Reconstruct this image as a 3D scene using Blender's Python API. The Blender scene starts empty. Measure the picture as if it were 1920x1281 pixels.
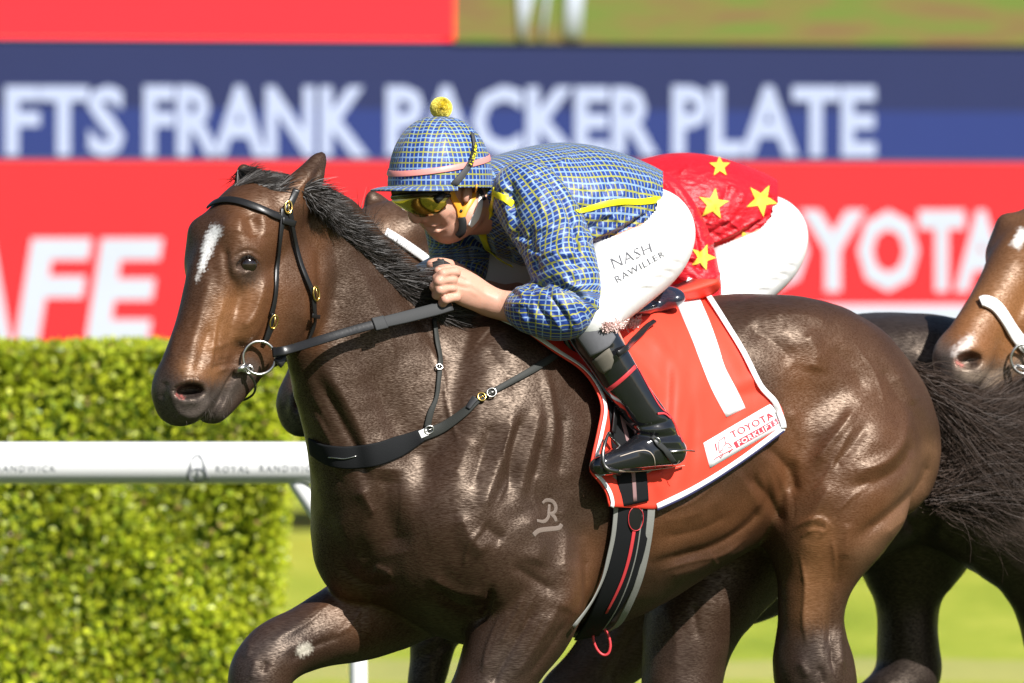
import bpy, math, random
import numpy as np
from mathutils import Vector, Matrix
from mathutils.bvhtree import BVHTree
random.seed(4); np.random.seed(4)
sc = bpy.context.scene
R = math.radians

# ------------------------------------------------------------------ camera, sky, sun, exposure
CAMY, CAMZ, FPX, HOR = 20.0, 1.8, 15600.0, 446.0     # distance to the horse, eye height, focal length in photo pixels, horizon row
cam_data = bpy.data.cameras.new('camera'); cam = bpy.data.objects.new('camera', cam_data)
sc.collection.objects.link(cam); sc.camera = cam
cam.location = (0, -CAMY, CAMZ); cam.rotation_euler = (R(90), 0, 0)
cam_data.sensor_width = 36; cam_data.lens = FPX / 1920 * 36
cam_data.shift_y = -(640.5 - HOR) / 1920
cam_data.clip_start = 0.5; cam_data.clip_end = 3000
cam_data.dof.use_dof = True; cam_data.dof.focus_distance = CAMY - 0.25; cam_data.dof.aperture_fstop = 5.0

SUN_EL, SUN_AZ = 41.0, 37.0        # azimuth measured from straight behind the camera towards the right
world = bpy.data.worlds.new('World'); sc.world = world; world.use_nodes = True
wn = world.node_tree.nodes; wn.clear()
sky = wn.new('ShaderNodeTexSky'); sky.sky_type = 'NISHITA'; sky.sun_disc = False
sky.sun_elevation = R(SUN_EL); sky.sun_rotation = R(180 - SUN_AZ)
bg = wn.new('ShaderNodeBackground'); bg.inputs[1].default_value = 0.05
wo = wn.new('ShaderNodeOutputWorld')
world.node_tree.links.new(sky.outputs[0], bg.inputs[0]); world.node_tree.links.new(bg.outputs[0], wo.inputs[0])
sun_data = bpy.data.lights.new('sun', 'SUN'); sun_data.energy = 5.0; sun_data.angle = R(0.53); sun_data.color = (1, 0.975, 0.935)
sun = bpy.data.objects.new('sun', sun_data); sc.collection.objects.link(sun)
ce = math.cos(R(SUN_EL))
SUND = Vector((math.sin(R(SUN_AZ)) * ce, -math.cos(R(SUN_AZ)) * ce, math.sin(R(SUN_EL))))
sun.rotation_euler = SUND.to_track_quat('Z', 'Y').to_euler(); sun.location = (6, -10, 12)
sc.view_settings.view_transform = 'Standard'; sc.view_settings.look = 'None'
sc.view_settings.exposure = 0.62; sc.view_settings.gamma = 1.0; sc.view_settings.use_curve_mapping = False
sc.cycles.max_bounces = 6

# ------------------------------------------------------------------ places: photo pixel + depth -> world point
def W(px, py, y):
    s = (CAMY + y) / FPX
    return np.array([(px - 960) * s, y, CAMZ - (py - HOR) * s])
def pxm(y): return (CAMY + y) / FPX
CAMP = Vector((0, -CAMY, CAMZ))
def raydir(px, py): return Vector(((px - 960) / FPX, 1, -(py - HOR) / FPX)).normalized()
def project(V):
    d = V[:, 1] + CAMY
    return np.stack([960 + V[:, 0] / d * FPX, HOR - (V[:, 2] - CAMZ) / d * FPX], 1)

class Frame:
    """upright plane through (x0,y0) heading th degrees towards the camera; n = metres to the animal's near (left) side"""
    def __init__(s, th, x0, y0):
        s.c, s.s, s.x0, s.y0 = math.cos(R(th)), math.sin(R(th)), x0, y0
        s.H = np.array([-s.c, -s.s, 0.]); s.N = np.array([s.s, -s.c, 0.]); s.t = s.s / s.c
    def at(s, px, py, n=0.):
        k = (px - 960) / FPX
        x = k * (CAMY + s.y0 - s.t * s.x0 - n / s.c) / (1 - k * s.t)
        y = s.y0 + s.t * (x - s.x0) - n / s.c
        return W(px, py, y)

# ------------------------------------------------------------------ signed distance modelling
def spline(P, sub):
    P = np.asarray(P, float)
    if len(P) < 3 or sub < 2: return P
    Q = np.vstack([2 * P[0] - P[1], P, 2 * P[-1] - P[-2]]); out = []
    for i in range(1, len(Q) - 2):
        a, b, c, d = Q[i - 1], Q[i], Q[i + 1], Q[i + 2]
        for j in range(sub):
            t = j / sub
            out.append(.5 * ((2 * b) + (c - a) * t + (2 * a - 5 * b + 4 * c - d) * t * t + (3 * b - a - 3 * c + d) * t ** 3))
    out.append(Q[-2]); return np.array(out)

class Field:
    def __init__(s, lo, hi, h, rot=None):
        s.R = rot
        s.lo = np.array(lo, float); s.h = h
        s.n = np.ceil((np.array(hi, float) - s.lo) / h).astype(int) + 1
        s.d = np.full(tuple(s.n), 0.3, np.float32)
        s.ax = [(s.lo[i] + h * np.arange(s.n[i])).astype(np.float32) for i in range(3)]
    def _sl(s, lo, hi):
        i0 = np.clip(np.floor((lo - s.lo) / s.h).astype(int), 0, s.n); i1 = np.clip(np.ceil((hi - s.lo) / s.h).astype(int) + 1, 0, s.n)
        return tuple(slice(a, b) for a, b in zip(i0, i1))
    def _xyz(s, sl): return s.ax[0][sl[0]][:, None, None], s.ax[1][sl[1]][None, :, None], s.ax[2][sl[2]][None, None, :]
    def _mix(s, sl, d, k, op):
        o = s.d[sl]
        if op == 'sub': d = -d; o2 = -o; a, b = -d, o; h = np.clip(.5 + .5 * (a * -1 - b) / k, 0, 1)
        if op == 'add':
            h = np.maximum(k - np.abs(o - d), 0) / k; s.d[sl] = np.minimum(o, d) - h * h * k * .25
        else:
            e = d  # already negated: max(o, -d)
            h = np.maximum(k - np.abs(o - e), 0) / k; s.d[sl] = np.maximum(o, e) + h * h * k * .25
    def cap(s, a, b, ra, rb, k=.02, sq=1., N=None, op='add'):
        if s.R is not None: a, b = s.R @ a, s.R @ b; N = s.R @ N if N is not None else None
        a = np.asarray(a, np.float32); b = np.asarray(b, np.float32)
        r = max(ra, rb) + k + 2 * s.h
        sl = s._sl(np.minimum(a, b) - r * max(1, sq), np.maximum(a, b) + r * max(1, sq))
        if any(x.start >= x.stop for x in sl): return
        X, Y, Z = s._xyz(sl); X = X - a[0]; Y = Y - a[1]; Z = Z - a[2]
        ab = b - a
        if N is not None and sq != 1.:
            g = np.float32(1 / sq - 1); dn = X * np.float32(N[0]) + Y * np.float32(N[1]) + Z * np.float32(N[2])
            X = X + g * dn * np.float32(N[0]); Y = Y + g * dn * np.float32(N[1]); Z = Z + g * dn * np.float32(N[2])
            ab = ab + float(g) * float(ab @ N) * np.asarray(N, np.float32)
        L = float(ab @ ab) + 1e-9
        t = np.clip((X * ab[0] + Y * ab[1] + Z * ab[2]) / np.float32(L), 0, 1)
        d = np.sqrt((X - t * ab[0]) ** 2 + (Y - t * ab[1]) ** 2 + (Z - t * ab[2]) ** 2) - (np.float32(ra) + np.float32(rb - ra) * t)
        s._mix(sl, d.astype(np.float32), np.float32(k), op)
    def ell(s, c, axes, rad, k=.02, op='add'):
        if s.R is not None: c = s.R @ c; axes = np.asarray(axes) @ s.R.T
        c = np.asarray(c, np.float32); A = np.asarray(axes, np.float32); rad = np.asarray(rad, np.float32)
        e = np.sqrt(((A * rad[:, None]) ** 2).sum(0)) + k + 2 * s.h
        sl = s._sl(c - e, c + e)
        if any(x.start >= x.stop for x in sl): return
        X, Y, Z = s._xyz(sl); X = X - c[0]; Y = Y - c[1]; Z = Z - c[2]
        k0 = 0; k1 = 0
        for i in range(3):
            q = (X * A[i, 0] + Y * A[i, 1] + Z * A[i, 2]) / rad[i]; k0 = k0 + q * q; k1 = k1 + (q / rad[i]) ** 2
        k0 = np.sqrt(k0); d = k0 * (k0 - 1) / (np.sqrt(k1) + 1e-6)
        s._mix(sl, d.astype(np.float32), np.float32(k), op)
    def chain(s, F, pts, k=.03, sq=1., sub=3, op='add', k0=None):
        """pts: (px, py, n, r_px[, squash])"""
        P = [list(p) + ([sq] if len(p) == 4 else []) for p in pts]
        P = spline(P, sub) if len(P) > 2 else np.array(P, float)
        prev = None
        for p in P:
            c = F.at(p[0], p[1], p[2]); r = p[3] * pxm(c[1])
            if prev is not None: s.cap(prev[0], c, prev[1], r, k, .5 * (p[4] + prev[2]), F.N, op)
            prev = (c, r, p[4])
    def ball(s, F, px, py, n, rx, ry, rn, ang=0., k=.03, op='add'):
        """ellipsoid lying along the frame's plane: rx, ry in px (ang degrees anticlockwise in the picture), rn metres across"""
        c = F.at(px, py, n); u = pxm(c[1]); ca, sa = math.cos(R(ang)), math.sin(R(ang))
        f = -F.H; z = np.array([0, 0, 1.])
        s.ell(c, [f * ca + z * sa, -f * sa + z * ca, F.N], [rx * u, ry * u, rn], k, op)
    def mesh(s, smooth=2):
        d = s.d; h = s.h
        I = d < 0
        c = np.zeros(tuple(s.n - 1), np.int8)
        offs = [(i, j, k) for i in (0, 1) for j in (0, 1) for k in (0, 1)]
        for i, j, k in offs: c += I[i:s.n[0] - 1 + i, j:s.n[1] - 1 + j, k:s.n[2] - 1 + k]
        act = (c > 0) & (c < 8); idx = np.argwhere(act); M = len(idx)
        vid = np.full(act.shape, -1, np.int32); vid[act] = np.arange(M)
        vals = np.stack([d[idx[:, 0] + i, idx[:, 1] + j, idx[:, 2] + k] for i, j, k in offs], 1)
        acc = np.zeros((M, 3)); cnt = np.zeros(M)
        for a in range(8):
            for ax in range(3):
                o = offs[a]
                if o[ax] == 1: continue
                p = list(o); p[ax] = 1; b = offs.index(tuple(p))
                va, vb = vals[:, a], vals[:, b]; m = (va < 0) != (vb < 0)
                t = np.zeros(M); t[m] = va[m] / (va[m] - vb[m])
                q = np.tile(np.array(o, float), (M, 1)); q[:, ax] += t
                acc[m] += q[m]; cnt[m] += 1
        V = s.lo + h * (idx + acc / cnt[:, None])
        faces = []
        for ax in range(3):
            sA = [slice(1, -1)] * 3; sA[ax] = slice(0, -1); sB = list(sA); sB[ax] = slice(1, None)
            a = I[tuple(sA)]; b = I[tuple(sB)]
            e = np.argwhere(a != b); base = e.copy()
            for o in range(3):
                if o != ax: base[:, o] += 1
            u, v = [(1, 2), (2, 0), (0, 1)][ax]
            def cell(du, dv):
                q = base.copy(); q[:, u] -= du; q[:, v] -= dv; return vid[q[:, 0], q[:, 1], q[:, 2]]
            f = np.stack([cell(0, 0), cell(1, 0), cell(1, 1), cell(0, 1)], 1)
            ins = a[e[:, 0], e[:, 1], e[:, 2]]
            f[~ins] = f[~ins][:, ::-1]
            faces.append(f)
        Fq = np.concatenate(faces); Fq = Fq[(Fq >= 0).all(1)]
        V = relax(V, Fq, smooth)
        if s.R is not None: V = V @ s.R
        return V, Fq
def relax(V, Fq, it, lam=.5, mu=-.5):
    E = np.concatenate([Fq[:, [0, 1]], Fq[:, [1, 2]], Fq[:, [2, 3]], Fq[:, [3, 0]]])
    n = len(V); deg = np.bincount(E[:, 0], minlength=n) + np.bincount(E[:, 1], minlength=n); deg = np.maximum(deg, 1)
    for i in range(it * 2):
        A = np.stack([np.bincount(E[:, 0], V[E[:, 1], a], n) + np.bincount(E[:, 1], V[E[:, 0], a], n) for a in range(3)], 1) / deg[:, None]
        V = V + (lam if i % 2 == 0 else mu) * (A - V)
    return V
def normals(V, Fq):
    fn = np.cross(V[Fq[:, 2]] - V[Fq[:, 0]], V[Fq[:, 3]] - V[Fq[:, 1]]); N = np.zeros_like(V)
    for a in range(3):
        for j in range(4): N[:, a] += np.bincount(Fq[:, j], fn[:, a], len(V))
    return N / (np.linalg.norm(N, axis=1, keepdims=True) + 1e-12)
def seg_dist(P, L):
    best = np.full(len(P), 1e9); tt = np.zeros(len(P))
    for i in range(max(1, len(L) - 1)):
        a = L[i]; b = L[min(i + 1, len(L) - 1)]; ab = b - a; q = np.clip(((P - a) @ ab) / (ab @ ab + 1e-9), 0, 1)
        d = np.linalg.norm(P - a - q[:, None] * ab, axis=1); m = d < best; best[m] = d[m]; tt[m] = (i + q[m]) / max(1, len(L) - 1)
    return best, tt
def stroke_w(PX, line, r, taper=True, flat=False):
    """weight of a brush stroke traced over the surface; line in picture px, r in px"""
    L = spline(line, 5) if len(line) > 2 else np.array(line, float)
    lo = L.min(0) - 3 * r; hi = L.max(0) + 3 * r
    m = ((PX > lo) & (PX < hi)).all(1); w = np.zeros(len(PX))
    if m.any():
        d, t = seg_dist(PX[m], L)
        ww = np.clip(1.5 - d / r, 0, 1) if flat else np.exp(-(d / r) ** 2)
        if taper and len(L) > 1: ww = ww * np.clip(np.minimum(t, 1 - t) * 5 + .25, 0, 1)
        w[m] = ww
    return w
def sculpt(V, Fq, strokes, sharp=False):
    Nn = normals(V, Fq); PX = project(V)
    vd = V - np.array(CAMP); vd /= np.linalg.norm(vd, axis=1, keepdims=True)
    near = np.clip(-(vd * Nn).sum(1) * 3 + .35, 0, 1)
    D = np.zeros(len(V))
    for st in strokes:
        w = stroke_w(PX, st[0], st[1], *(st[3:4]))
        if sharp: w = np.exp(-1.6 * np.sqrt(-np.log(np.clip(w, 1e-9, 1))))
        if len(st) > 4: w = w * ((V[:, 1] > st[4][0]) & (V[:, 1] < st[4][1]))
        D += w * st[2] * .001
    return V + Nn * (D * near)[:, None]

# ------------------------------------------------------------------ objects
COL = sc.collection
def smooth_mesh(name, V, Fq, mat=None, parent=None, flat=False):
    me = bpy.data.meshes.new(name); V = np.asarray(V, np.float32)
    if isinstance(Fq, np.ndarray):
        n, k = Fq.shape
        me.vertices.add(len(V)); me.vertices.foreach_set('co', V.ravel())
        me.loops.add(n * k); me.loops.foreach_set('vertex_index', Fq.astype(np.int32).ravel())
        me.polygons.add(n); me.polygons.foreach_set('loop_start', np.arange(0, n * k, k, dtype=np.int32))
        me.polygons.foreach_set('loop_total', np.full(n, k, np.int32))
        me.update(calc_edges=True); me.validate()
    else:
        me.from_pydata([tuple(v) for v in V], [], Fq); me.update()
    me.polygons.foreach_set('use_smooth', np.full(len(me.polygons), not flat, bool))
    o = bpy.data.objects.new(name, me); COL.objects.link(o)
    for m in (mat if isinstance(mat, (list, tuple)) else [mat]):
        if m is not None: me.materials.append(m)
    if parent is not None: o.parent = parent
    return o
def tag(o, label=None, cat=None, group=None, kind=None):
    for k, v in (('label', label), ('category', cat), ('group', group), ('kind', kind)):
        if v: o[k] = v
    return o
def empty(name, label, cat, group=None):
    o = bpy.data.objects.new(name, None); COL.objects.link(o); o.empty_display_size = .1
    return tag(o, label, cat, group)
def setcol(o, C, name='coat'):
    at = o.data.color_attributes.new(name, 'FLOAT_COLOR', 'POINT')
    C = np.asarray(C, np.float32)
    if C.shape[1] == 3: C = np.concatenate([C, np.ones((len(C), 1), np.float32)], 1)
    at.data.foreach_set('color', C.ravel())
def bvh(*objs):
    vs, fs = [], []
    for o in objs:
        me = o.data; n = len(me.vertices); co = np.empty(n * 3, np.float32); me.vertices.foreach_get('co', co)
        b = len(vs); vs += co.reshape(-1, 3).tolist()
        fs += [tuple(b + i for i in p.vertices) for p in me.polygons]
    return BVHTree.FromPolygons(vs, fs)

# ------------------------------------------------------------------ materials
def mat(name, col=(.5, .5, .5), rough=.5, spec=.5, metal=0., bump=None, var=0., vscale=20., coat=0., sheen=0., emit=0., coat_rough=.1):
    m = bpy.data.materials.new(name); m.use_nodes = True; nt = m.node_tree; b = nt.nodes['Principled BSDF']
    b.inputs['Base Color'].default_value = (*col, 1); b.inputs['Roughness'].default_value = rough; b.inputs['Metallic'].default_value = metal
    b.inputs['Specular IOR Level'].default_value = spec; b.inputs['Coat Weight'].default_value = coat; b.inputs['Coat Roughness'].default_value = coat_rough
    b.inputs['Sheen Weight'].default_value = sheen
    tc = nt.nodes.new('ShaderNodeTexCoord')
    if var:
        nz = nt.nodes.new('ShaderNodeTexNoise'); nz.inputs['Scale'].default_value = vscale; nz.inputs['Detail'].default_value = 6
        nt.links.new(tc.outputs['Object'], nz.inputs['Vector'])
        mx = nt.nodes.new('ShaderNodeMix'); mx.data_type = 'RGBA'
        mx.inputs['A'].default_value = (*[c * (1 - var) for c in col], 1); mx.inputs['B'].default_value = (*[min(1, c * (1 + var)) for c in col], 1)
        nt.links.new(nz.outputs['Fac'], mx.inputs['Factor']); nt.links.new(mx.outputs['Result'], b.inputs['Base Color'])
    if bump:
        sc_, st, ds = bump[:3]
        nb = nt.nodes.new('ShaderNodeTexNoise'); nb.inputs['Scale'].default_value = sc_; nb.inputs['Detail'].default_value = 5
        mp = nt.nodes.new('ShaderNodeMapping')
        if len(bump) > 3: mp.inputs['Scale'].default_value = bump[3]
        if len(bump) > 4: mp.inputs['Rotation'].default_value = bump[4]
        nt.links.new(tc.outputs['Object'], mp.inputs['Vector']); nt.links.new(mp.outputs['Vector'], nb.inputs['Vector'])
        bp = nt.nodes.new('ShaderNodeBump'); bp.inputs['Strength'].default_value = st; bp.inputs['Distance'].default_value = ds
        nt.links.new(nb.outputs['Fac'], bp.inputs['Height']); nt.links.new(bp.outputs['Normal'], b.inputs['Normal'])
    if emit:
        b.inputs['Emission Color'].default_value = (*col, 1); b.inputs['Emission Strength'].default_value = emit
    return m
def coat_mat(name, rough=.42):
    """short horse hair: colour from the painted coat markings, fine hair grain, a satin sheen"""
    m = bpy.data.materials.new(name); m.use_nodes = True; nt = m.node_tree; N_ = nt.nodes; L = nt.links; b = N_['Principled BSDF']
    at = N_.new('ShaderNodeVertexColor'); at.layer_name = 'coat'
    tc = N_.new('ShaderNodeTexCoord')
    mp = N_.new('ShaderNodeMapping'); mp.inputs['Rotation'].default_value = (0, R(-35), R(37)); mp.inputs['Scale'].default_value = (70, 330, 330)
    L.new(tc.outputs['Object'], mp.inputs['Vector'])
    hair = N_.new('ShaderNodeTexNoise'); hair.inputs['Scale'].default_value = 1; hair.inputs['Detail'].default_value = 3; L.new(mp.outputs['Vector'], hair.inputs['Vector'])
    big = N_.new('ShaderNodeTexNoise'); big.inputs['Scale'].default_value = 7; big.inputs['Detail'].default_value = 8; big.inputs['Roughness'].default_value = .65
    L.new(tc.outputs['Object'], big.inputs['Vector'])
    ad = N_.new('ShaderNodeMath'); ad.operation = 'ADD'; L.new(hair.outputs['Fac'], ad.inputs[0]); L.new(big.outputs['Fac'], ad.inputs[1])
    mr = N_.new('ShaderNodeMapRange'); mr.inputs['From Min'].default_value = .65; mr.inputs['From Max'].default_value = 1.35; mr.inputs['To Min'].default_value = .72; mr.inputs['To Max'].default_value = 1.3
    L.new(ad.outputs[0], mr.inputs['Value'])
    mu = N_.new('ShaderNodeVectorMath'); mu.operation = 'SCALE'; L.new(at.outputs['Color'], mu.inputs[0]); L.new(mr.outputs[0], mu.inputs['Scale'])
    L.new(mu.outputs[0], b.inputs['Base Color'])
    rr = N_.new('ShaderNodeMapRange'); rr.inputs['To Min'].default_value = rough - .10; rr.inputs['To Max'].default_value = rough + .14; L.new(big.outputs['Fac'], rr.inputs['Value'])
    L.new(rr.outputs[0], b.inputs['Roughness'])
    b1 = N_.new('ShaderNodeBump'); b1.inputs['Strength'].default_value = .6; b1.inputs['Distance'].default_value = .0013; L.new(hair.outputs['Fac'], b1.inputs['Height'])
    md = N_.new('ShaderNodeTexNoise'); md.inputs['Scale'].default_value = 28; md.inputs['Detail'].default_value = 3; L.new(tc.outputs['Object'], md.inputs['Vector'])
    b2 = N_.new('ShaderNodeBump'); b2.inputs['Strength'].default_value = .06; b2.inputs['Distance'].default_value = .006; L.new(md.outputs['Fac'], b2.inputs['Height'])
    L.new(b2.outputs['Normal'], b1.inputs['Normal']); L.new(b1.outputs['Normal'], b.inputs['Normal'])
    sr = N_.new('ShaderNodeMapRange'); sr.inputs['From Min'].default_value = .32; sr.inputs['From Max'].default_value = .68; sr.inputs['To Min'].default_value = .12; sr.inputs['To Max'].default_value = .95; L.new(hair.outputs['Fac'], sr.inputs['Value']); L.new(sr.outputs[0], b.inputs['Specular IOR Level'])
    b.inputs['Specular Tint'].default_value = (1, .80, .64, 1)
    b.inputs['Sheen Weight'].default_value = .0; b.inputs['Sheen Roughness'].default_value = .4; b.inputs['Sheen Tint'].default_value = (.9, .75, .65, 1)
    return m
# ------------------------------------------------------------------ horses
FB = Frame(37, -.1026, 0.)
_p = FB.at(500, 340, 0)
FH = Frame(45, _p[0], _p[1])
GRID = .0042
def torso(f):
    f.chain(FB, [(940, 885, 0, 272), (1010, 888, 0, 288), (1110, 875, 0, 280), (1230, 842, 0, 240), (1350, 800, 0, 218), (1450, 770, 0, 200)], k=.05, sq=.76, sub=4)
    f.chain(FB, [(860, 645, 0, 48), (960, 645, 0, 45), (1100, 660, 0, 42)], k=.09, sq=1.)          # withers ridge
    for s_ in (1, -1):
        dx = 70 * (s_ - 1)                                                                          # haunches
        f.ball(FB, 1565 + dx, 780, .10 * s_, 180, 198, .185, 20, k=.10)
        f.ball(FB, 1650 + dx, 835, .10 * s_, 118, 140, .13, 22, k=.09)
        f.ball(FB, 1470 + dx, 655, .11 * s_, 125, 75, .115, 0, k=.10)
        dx = 62 * (s_ - 1)                                                                          # shoulder
        f.ball(FB, 925 + dx, 830, .14 * s_, 120, 240, .11, -14, k=.13)
        f.chain(FB, [(862 + dx, 955, .155 * s_, 92), (930 + dx, 1030, .165 * s_, 98), (1005 + dx, 1075, .16 * s_, 90)], k=.08, sq=.8)
        f.ball(FB, 790 + dx, 1000, .08 * s_, 85, 130, .10, 0, k=.08)                                # pectorals
    f.chain(FB, [(790, 1020, 0, 122), (900, 1070, 0, 118), (1000, 1075, 0, 105)], k=.07, sq=1.)     # brisket
    f.ball(FB, 1685, 730, 0, 40, 50, .06, -30, k=.09)                                               # dock
def neck(f):
    f.chain(FB, [(560, 455, 0, 86, .55), (620, 545, 0, 104, .52), (690, 645, 0, 142, .52), (775, 750, 0, 178, .58), (860, 835, 0, 222, .68)], k=.05, sub=5)
    f.chain(FB, [(560, 400, 0, 36), (630, 425, 0, 32), (705, 505, 0, 30), (790, 590, 0, 34), (880, 640, 0, 45)], k=.07, sq=1.)
    f.chain(FB, [(595, 655, 0, 36), (640, 770, 0, 48), (685, 880, 0, 70), (710, 960, 0, 80)], k=.07, sq=1.2)
def head(f, F=None):
    F = F or FH
    # cranium and face, top line
    f.chain(F, [(545, 420, 0, 62, .8), (492, 412, 0, 74, .88), (450, 455, 0, 71, .98), (416, 522, 0, 60, .86), (392, 600, 0, 53, .84), (362, 680, 0, 48, .88), (340, 732, 0, 44, .95)], k=.03, sub=4)
    f.chain(F, [(512, 485, 0, 86, .78), (470, 570, 0, 80, .62), (434, 650, 0, 58, .62), (396, 712, 0, 46, .8)], k=.04, sub=4)
    for s_ in (1, -1):
        d = lambda a: a * 560 * (s_ - 1)                                                            # picture shift of a mirrored point a metres out
        f.chain(F, [(556 + d(.066), 530, .066 * s_, 58), (540 + d(.064), 570, .064 * s_, 68), (508 + d(.055), 615, .055 * s_, 46), (472 + d(.042), 662, .042 * s_, 32), (440 + d(.03), 715, .03 * s_, 24)], k=.04, sq=.45, sub=4)
        f.ball(F, 457 + d(.068), 490, .068 * s_, 38, 32, .025, 30, k=.045)                              # orbit
        f.chain(F, [(440 + d(.06), 432, .06 * s_, 16), (462 + d(.074), 465, .074 * s_, 13)], k=.05)  # brow
        f.chain(F, [(488 + d(.08), 535, .08 * s_, 10), (468 + d(.07), 595, .07 * s_, 8), (452 + d(.062), 630, .062 * s_, 5)], k=.05)  # facial crest
        f.ball(F, 360 + d(.036), 738, .036 * s_, 38, 36, .024, 20, k=.04)                            # nostril wing
    f.ball(F, 346, 765, 0, 44, 29, .056, 25, k=.03)                                                  # upper lip
    f.chain(F, [(396, 766, 0, 29), (424, 738, 0, 25), (458, 695, 0, 25)], k=.02, sq=1.1)             # lower lip, chin, bars
    f.chain(F, [(540, 392, .07, 32), (566, 354, .075, 25), (588, 320, .07, 13), (604, 292, .065, 3)], k=.03, sq=.75)   # ears, laid back
    f.chain(F, [(480, 375, -.055, 26), (466, 345, -.055, 17), (456, 318, -.05, 4)], k=.03, sq=.75)
    f.ball(F, 357, 732, .063, 33, 17, .040, 4, k=.008, op='sub')                                      # nostril
    f.ball(F, 338, 739, .066, 13, 6, .024, 25, k=.006, op='sub')
    f.ball(F, 463, 495, .107, 27, 19, .024, 12, k=.006, op='sub')                                    # eye opening
def leg(f, pts, k=.05):
    f.chain(FB, pts, k=k, sub=5)
NEAR_FORE = [(1005, 1080, .165, 94), (983, 1160, .17, 74), (950, 1225, .16, 58), (922, 1285, .15, 48), (888, 1360, .15, 49), (868, 1410, .15, 37), (830, 1510, .15, 32), (805, 1590, .15, 40), (770, 1640, .15, 30), (740, 1680, .15, 44)]
FAR_FORE = [(790, 1095, -.13, 76), (722, 1136, -.14, 68), (648, 1168, -.15, 55), (570, 1198, -.15, 40), (512, 1228, -.15, 38), (484, 1275, -.15, 34), (492, 1340, -.15, 31), (530, 1450, -.15, 30), (548, 1500, -.15, 38), (590, 1530, -.15, 28), (625, 1540, -.15, 40)]
NEAR_HIND = [(1560, 860, .13, 152), (1552, 940, .15, 122), (1541, 1000, .17, 83), (1533, 1060, .17, 54), (1521, 1137, .17, 40), (1521, 1200, .16, 42), (1526, 1260, .16, 56), (1545, 1330, .16, 45), (1575, 1450, .16, 35), (1600, 1560, .16, 42), (1590, 1620, .16, 30), (1560, 1680, .16, 46)]
FAR_HIND = [(1430, 900, -.13, 150), (1375, 1020, -.15, 112), (1315, 1125, -.15, 82), (1292, 1190, -.15, 63), (1280, 1260, -.15, 54), (1270, 1330, -.15, 50), (1230, 1450, -.15, 36), (1200, 1550, -.15, 42), (1170, 1600, -.15, 30), (1140, 1650, -.15, 46)]
HEAD_STROKES = [
    ([(572, 378), (588, 350), (602, 312)], 7, -6), ([(585, 385), (598, 350), (606, 315)], 6, 3), ([(550, 365), (575, 335), (598, 305)], 7, 2),
    ([(500, 520), (488, 560), (472, 596), (453, 614)], 8, 3.5), ([(508, 560), (490, 600), (472, 622)], 8, -1.2),
    ([(468, 402), (475, 425), (478, 445)], 13, -7), ([(452, 405), (449, 440)], 10, 3), ([(490, 400), (496, 445)], 11, 4),
    ([(440, 496), (452, 483), (468, 479), (486, 489)], 4.5, 3.2), ([(445, 502), (456, 510), (474, 509)], 3.5, 1.4),
    ([(436, 486), (450, 474), (470, 470), (488, 480)], 3, -2.5), ([(448, 521), (470, 520)], 3, -.8),
    ([(421, 465), (425, 500), (432, 530)], 8, -4.5), ([(434, 520), (445, 550), (440, 590)], 12, -3),
    ([(420, 560), (406, 615), (398, 665), (392, 695)], 5, 3), ([(440, 625), (426, 660), (416, 705)], 6, 2.5),
    ([(413, 590), (408, 640), (405, 680)], 5, -3), ([(392, 520), (374, 600), (354, 670)], 9, 2.5), ([(396, 610), (380, 660), (368, 700)], 9, -3.5),
    ([(430, 640), (410, 650), (385, 655)], 4, 1.5), ([(455, 640), (440, 670), (430, 690)], 7, -2),
    ([(322, 742), (334, 722), (355, 713), (378, 720), (390, 740)], 6, 5.5), ([(391, 742), (386, 764), (364, 780), (338, 775), (323, 755)], 7, 3),
    ([(398, 730), (394, 765), (374, 787)], 4.5, -4), ([(350, 752), (372, 754)], 7, 3),
    ([(441, 696), (426, 724), (409, 760), (389, 795)], 4, -8), ([(434, 690), (416, 722), (398, 760)], 6, 2.5), ([(446, 706), (430, 740), (410, 775)], 7, 3),
    ([(396, 692), (424, 682), (450, 682)], 3, -2.2), ([(402, 700), (428, 690), (448, 690)], 3, 1.6), ([(410, 676), (440, 672)], 3, -1.5),
    ([(596, 470), (602, 540), (592, 600), (566, 643)], 8, -6), ([(575, 500), (578, 560), (560, 610)], 16, 3),
    ([(520, 650), (492, 690), (462, 712)], 6, 2), ([(330, 620), (322, 670)], 8, 2), ([(310, 715), (304, 750)], 8, -3),
]
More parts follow.
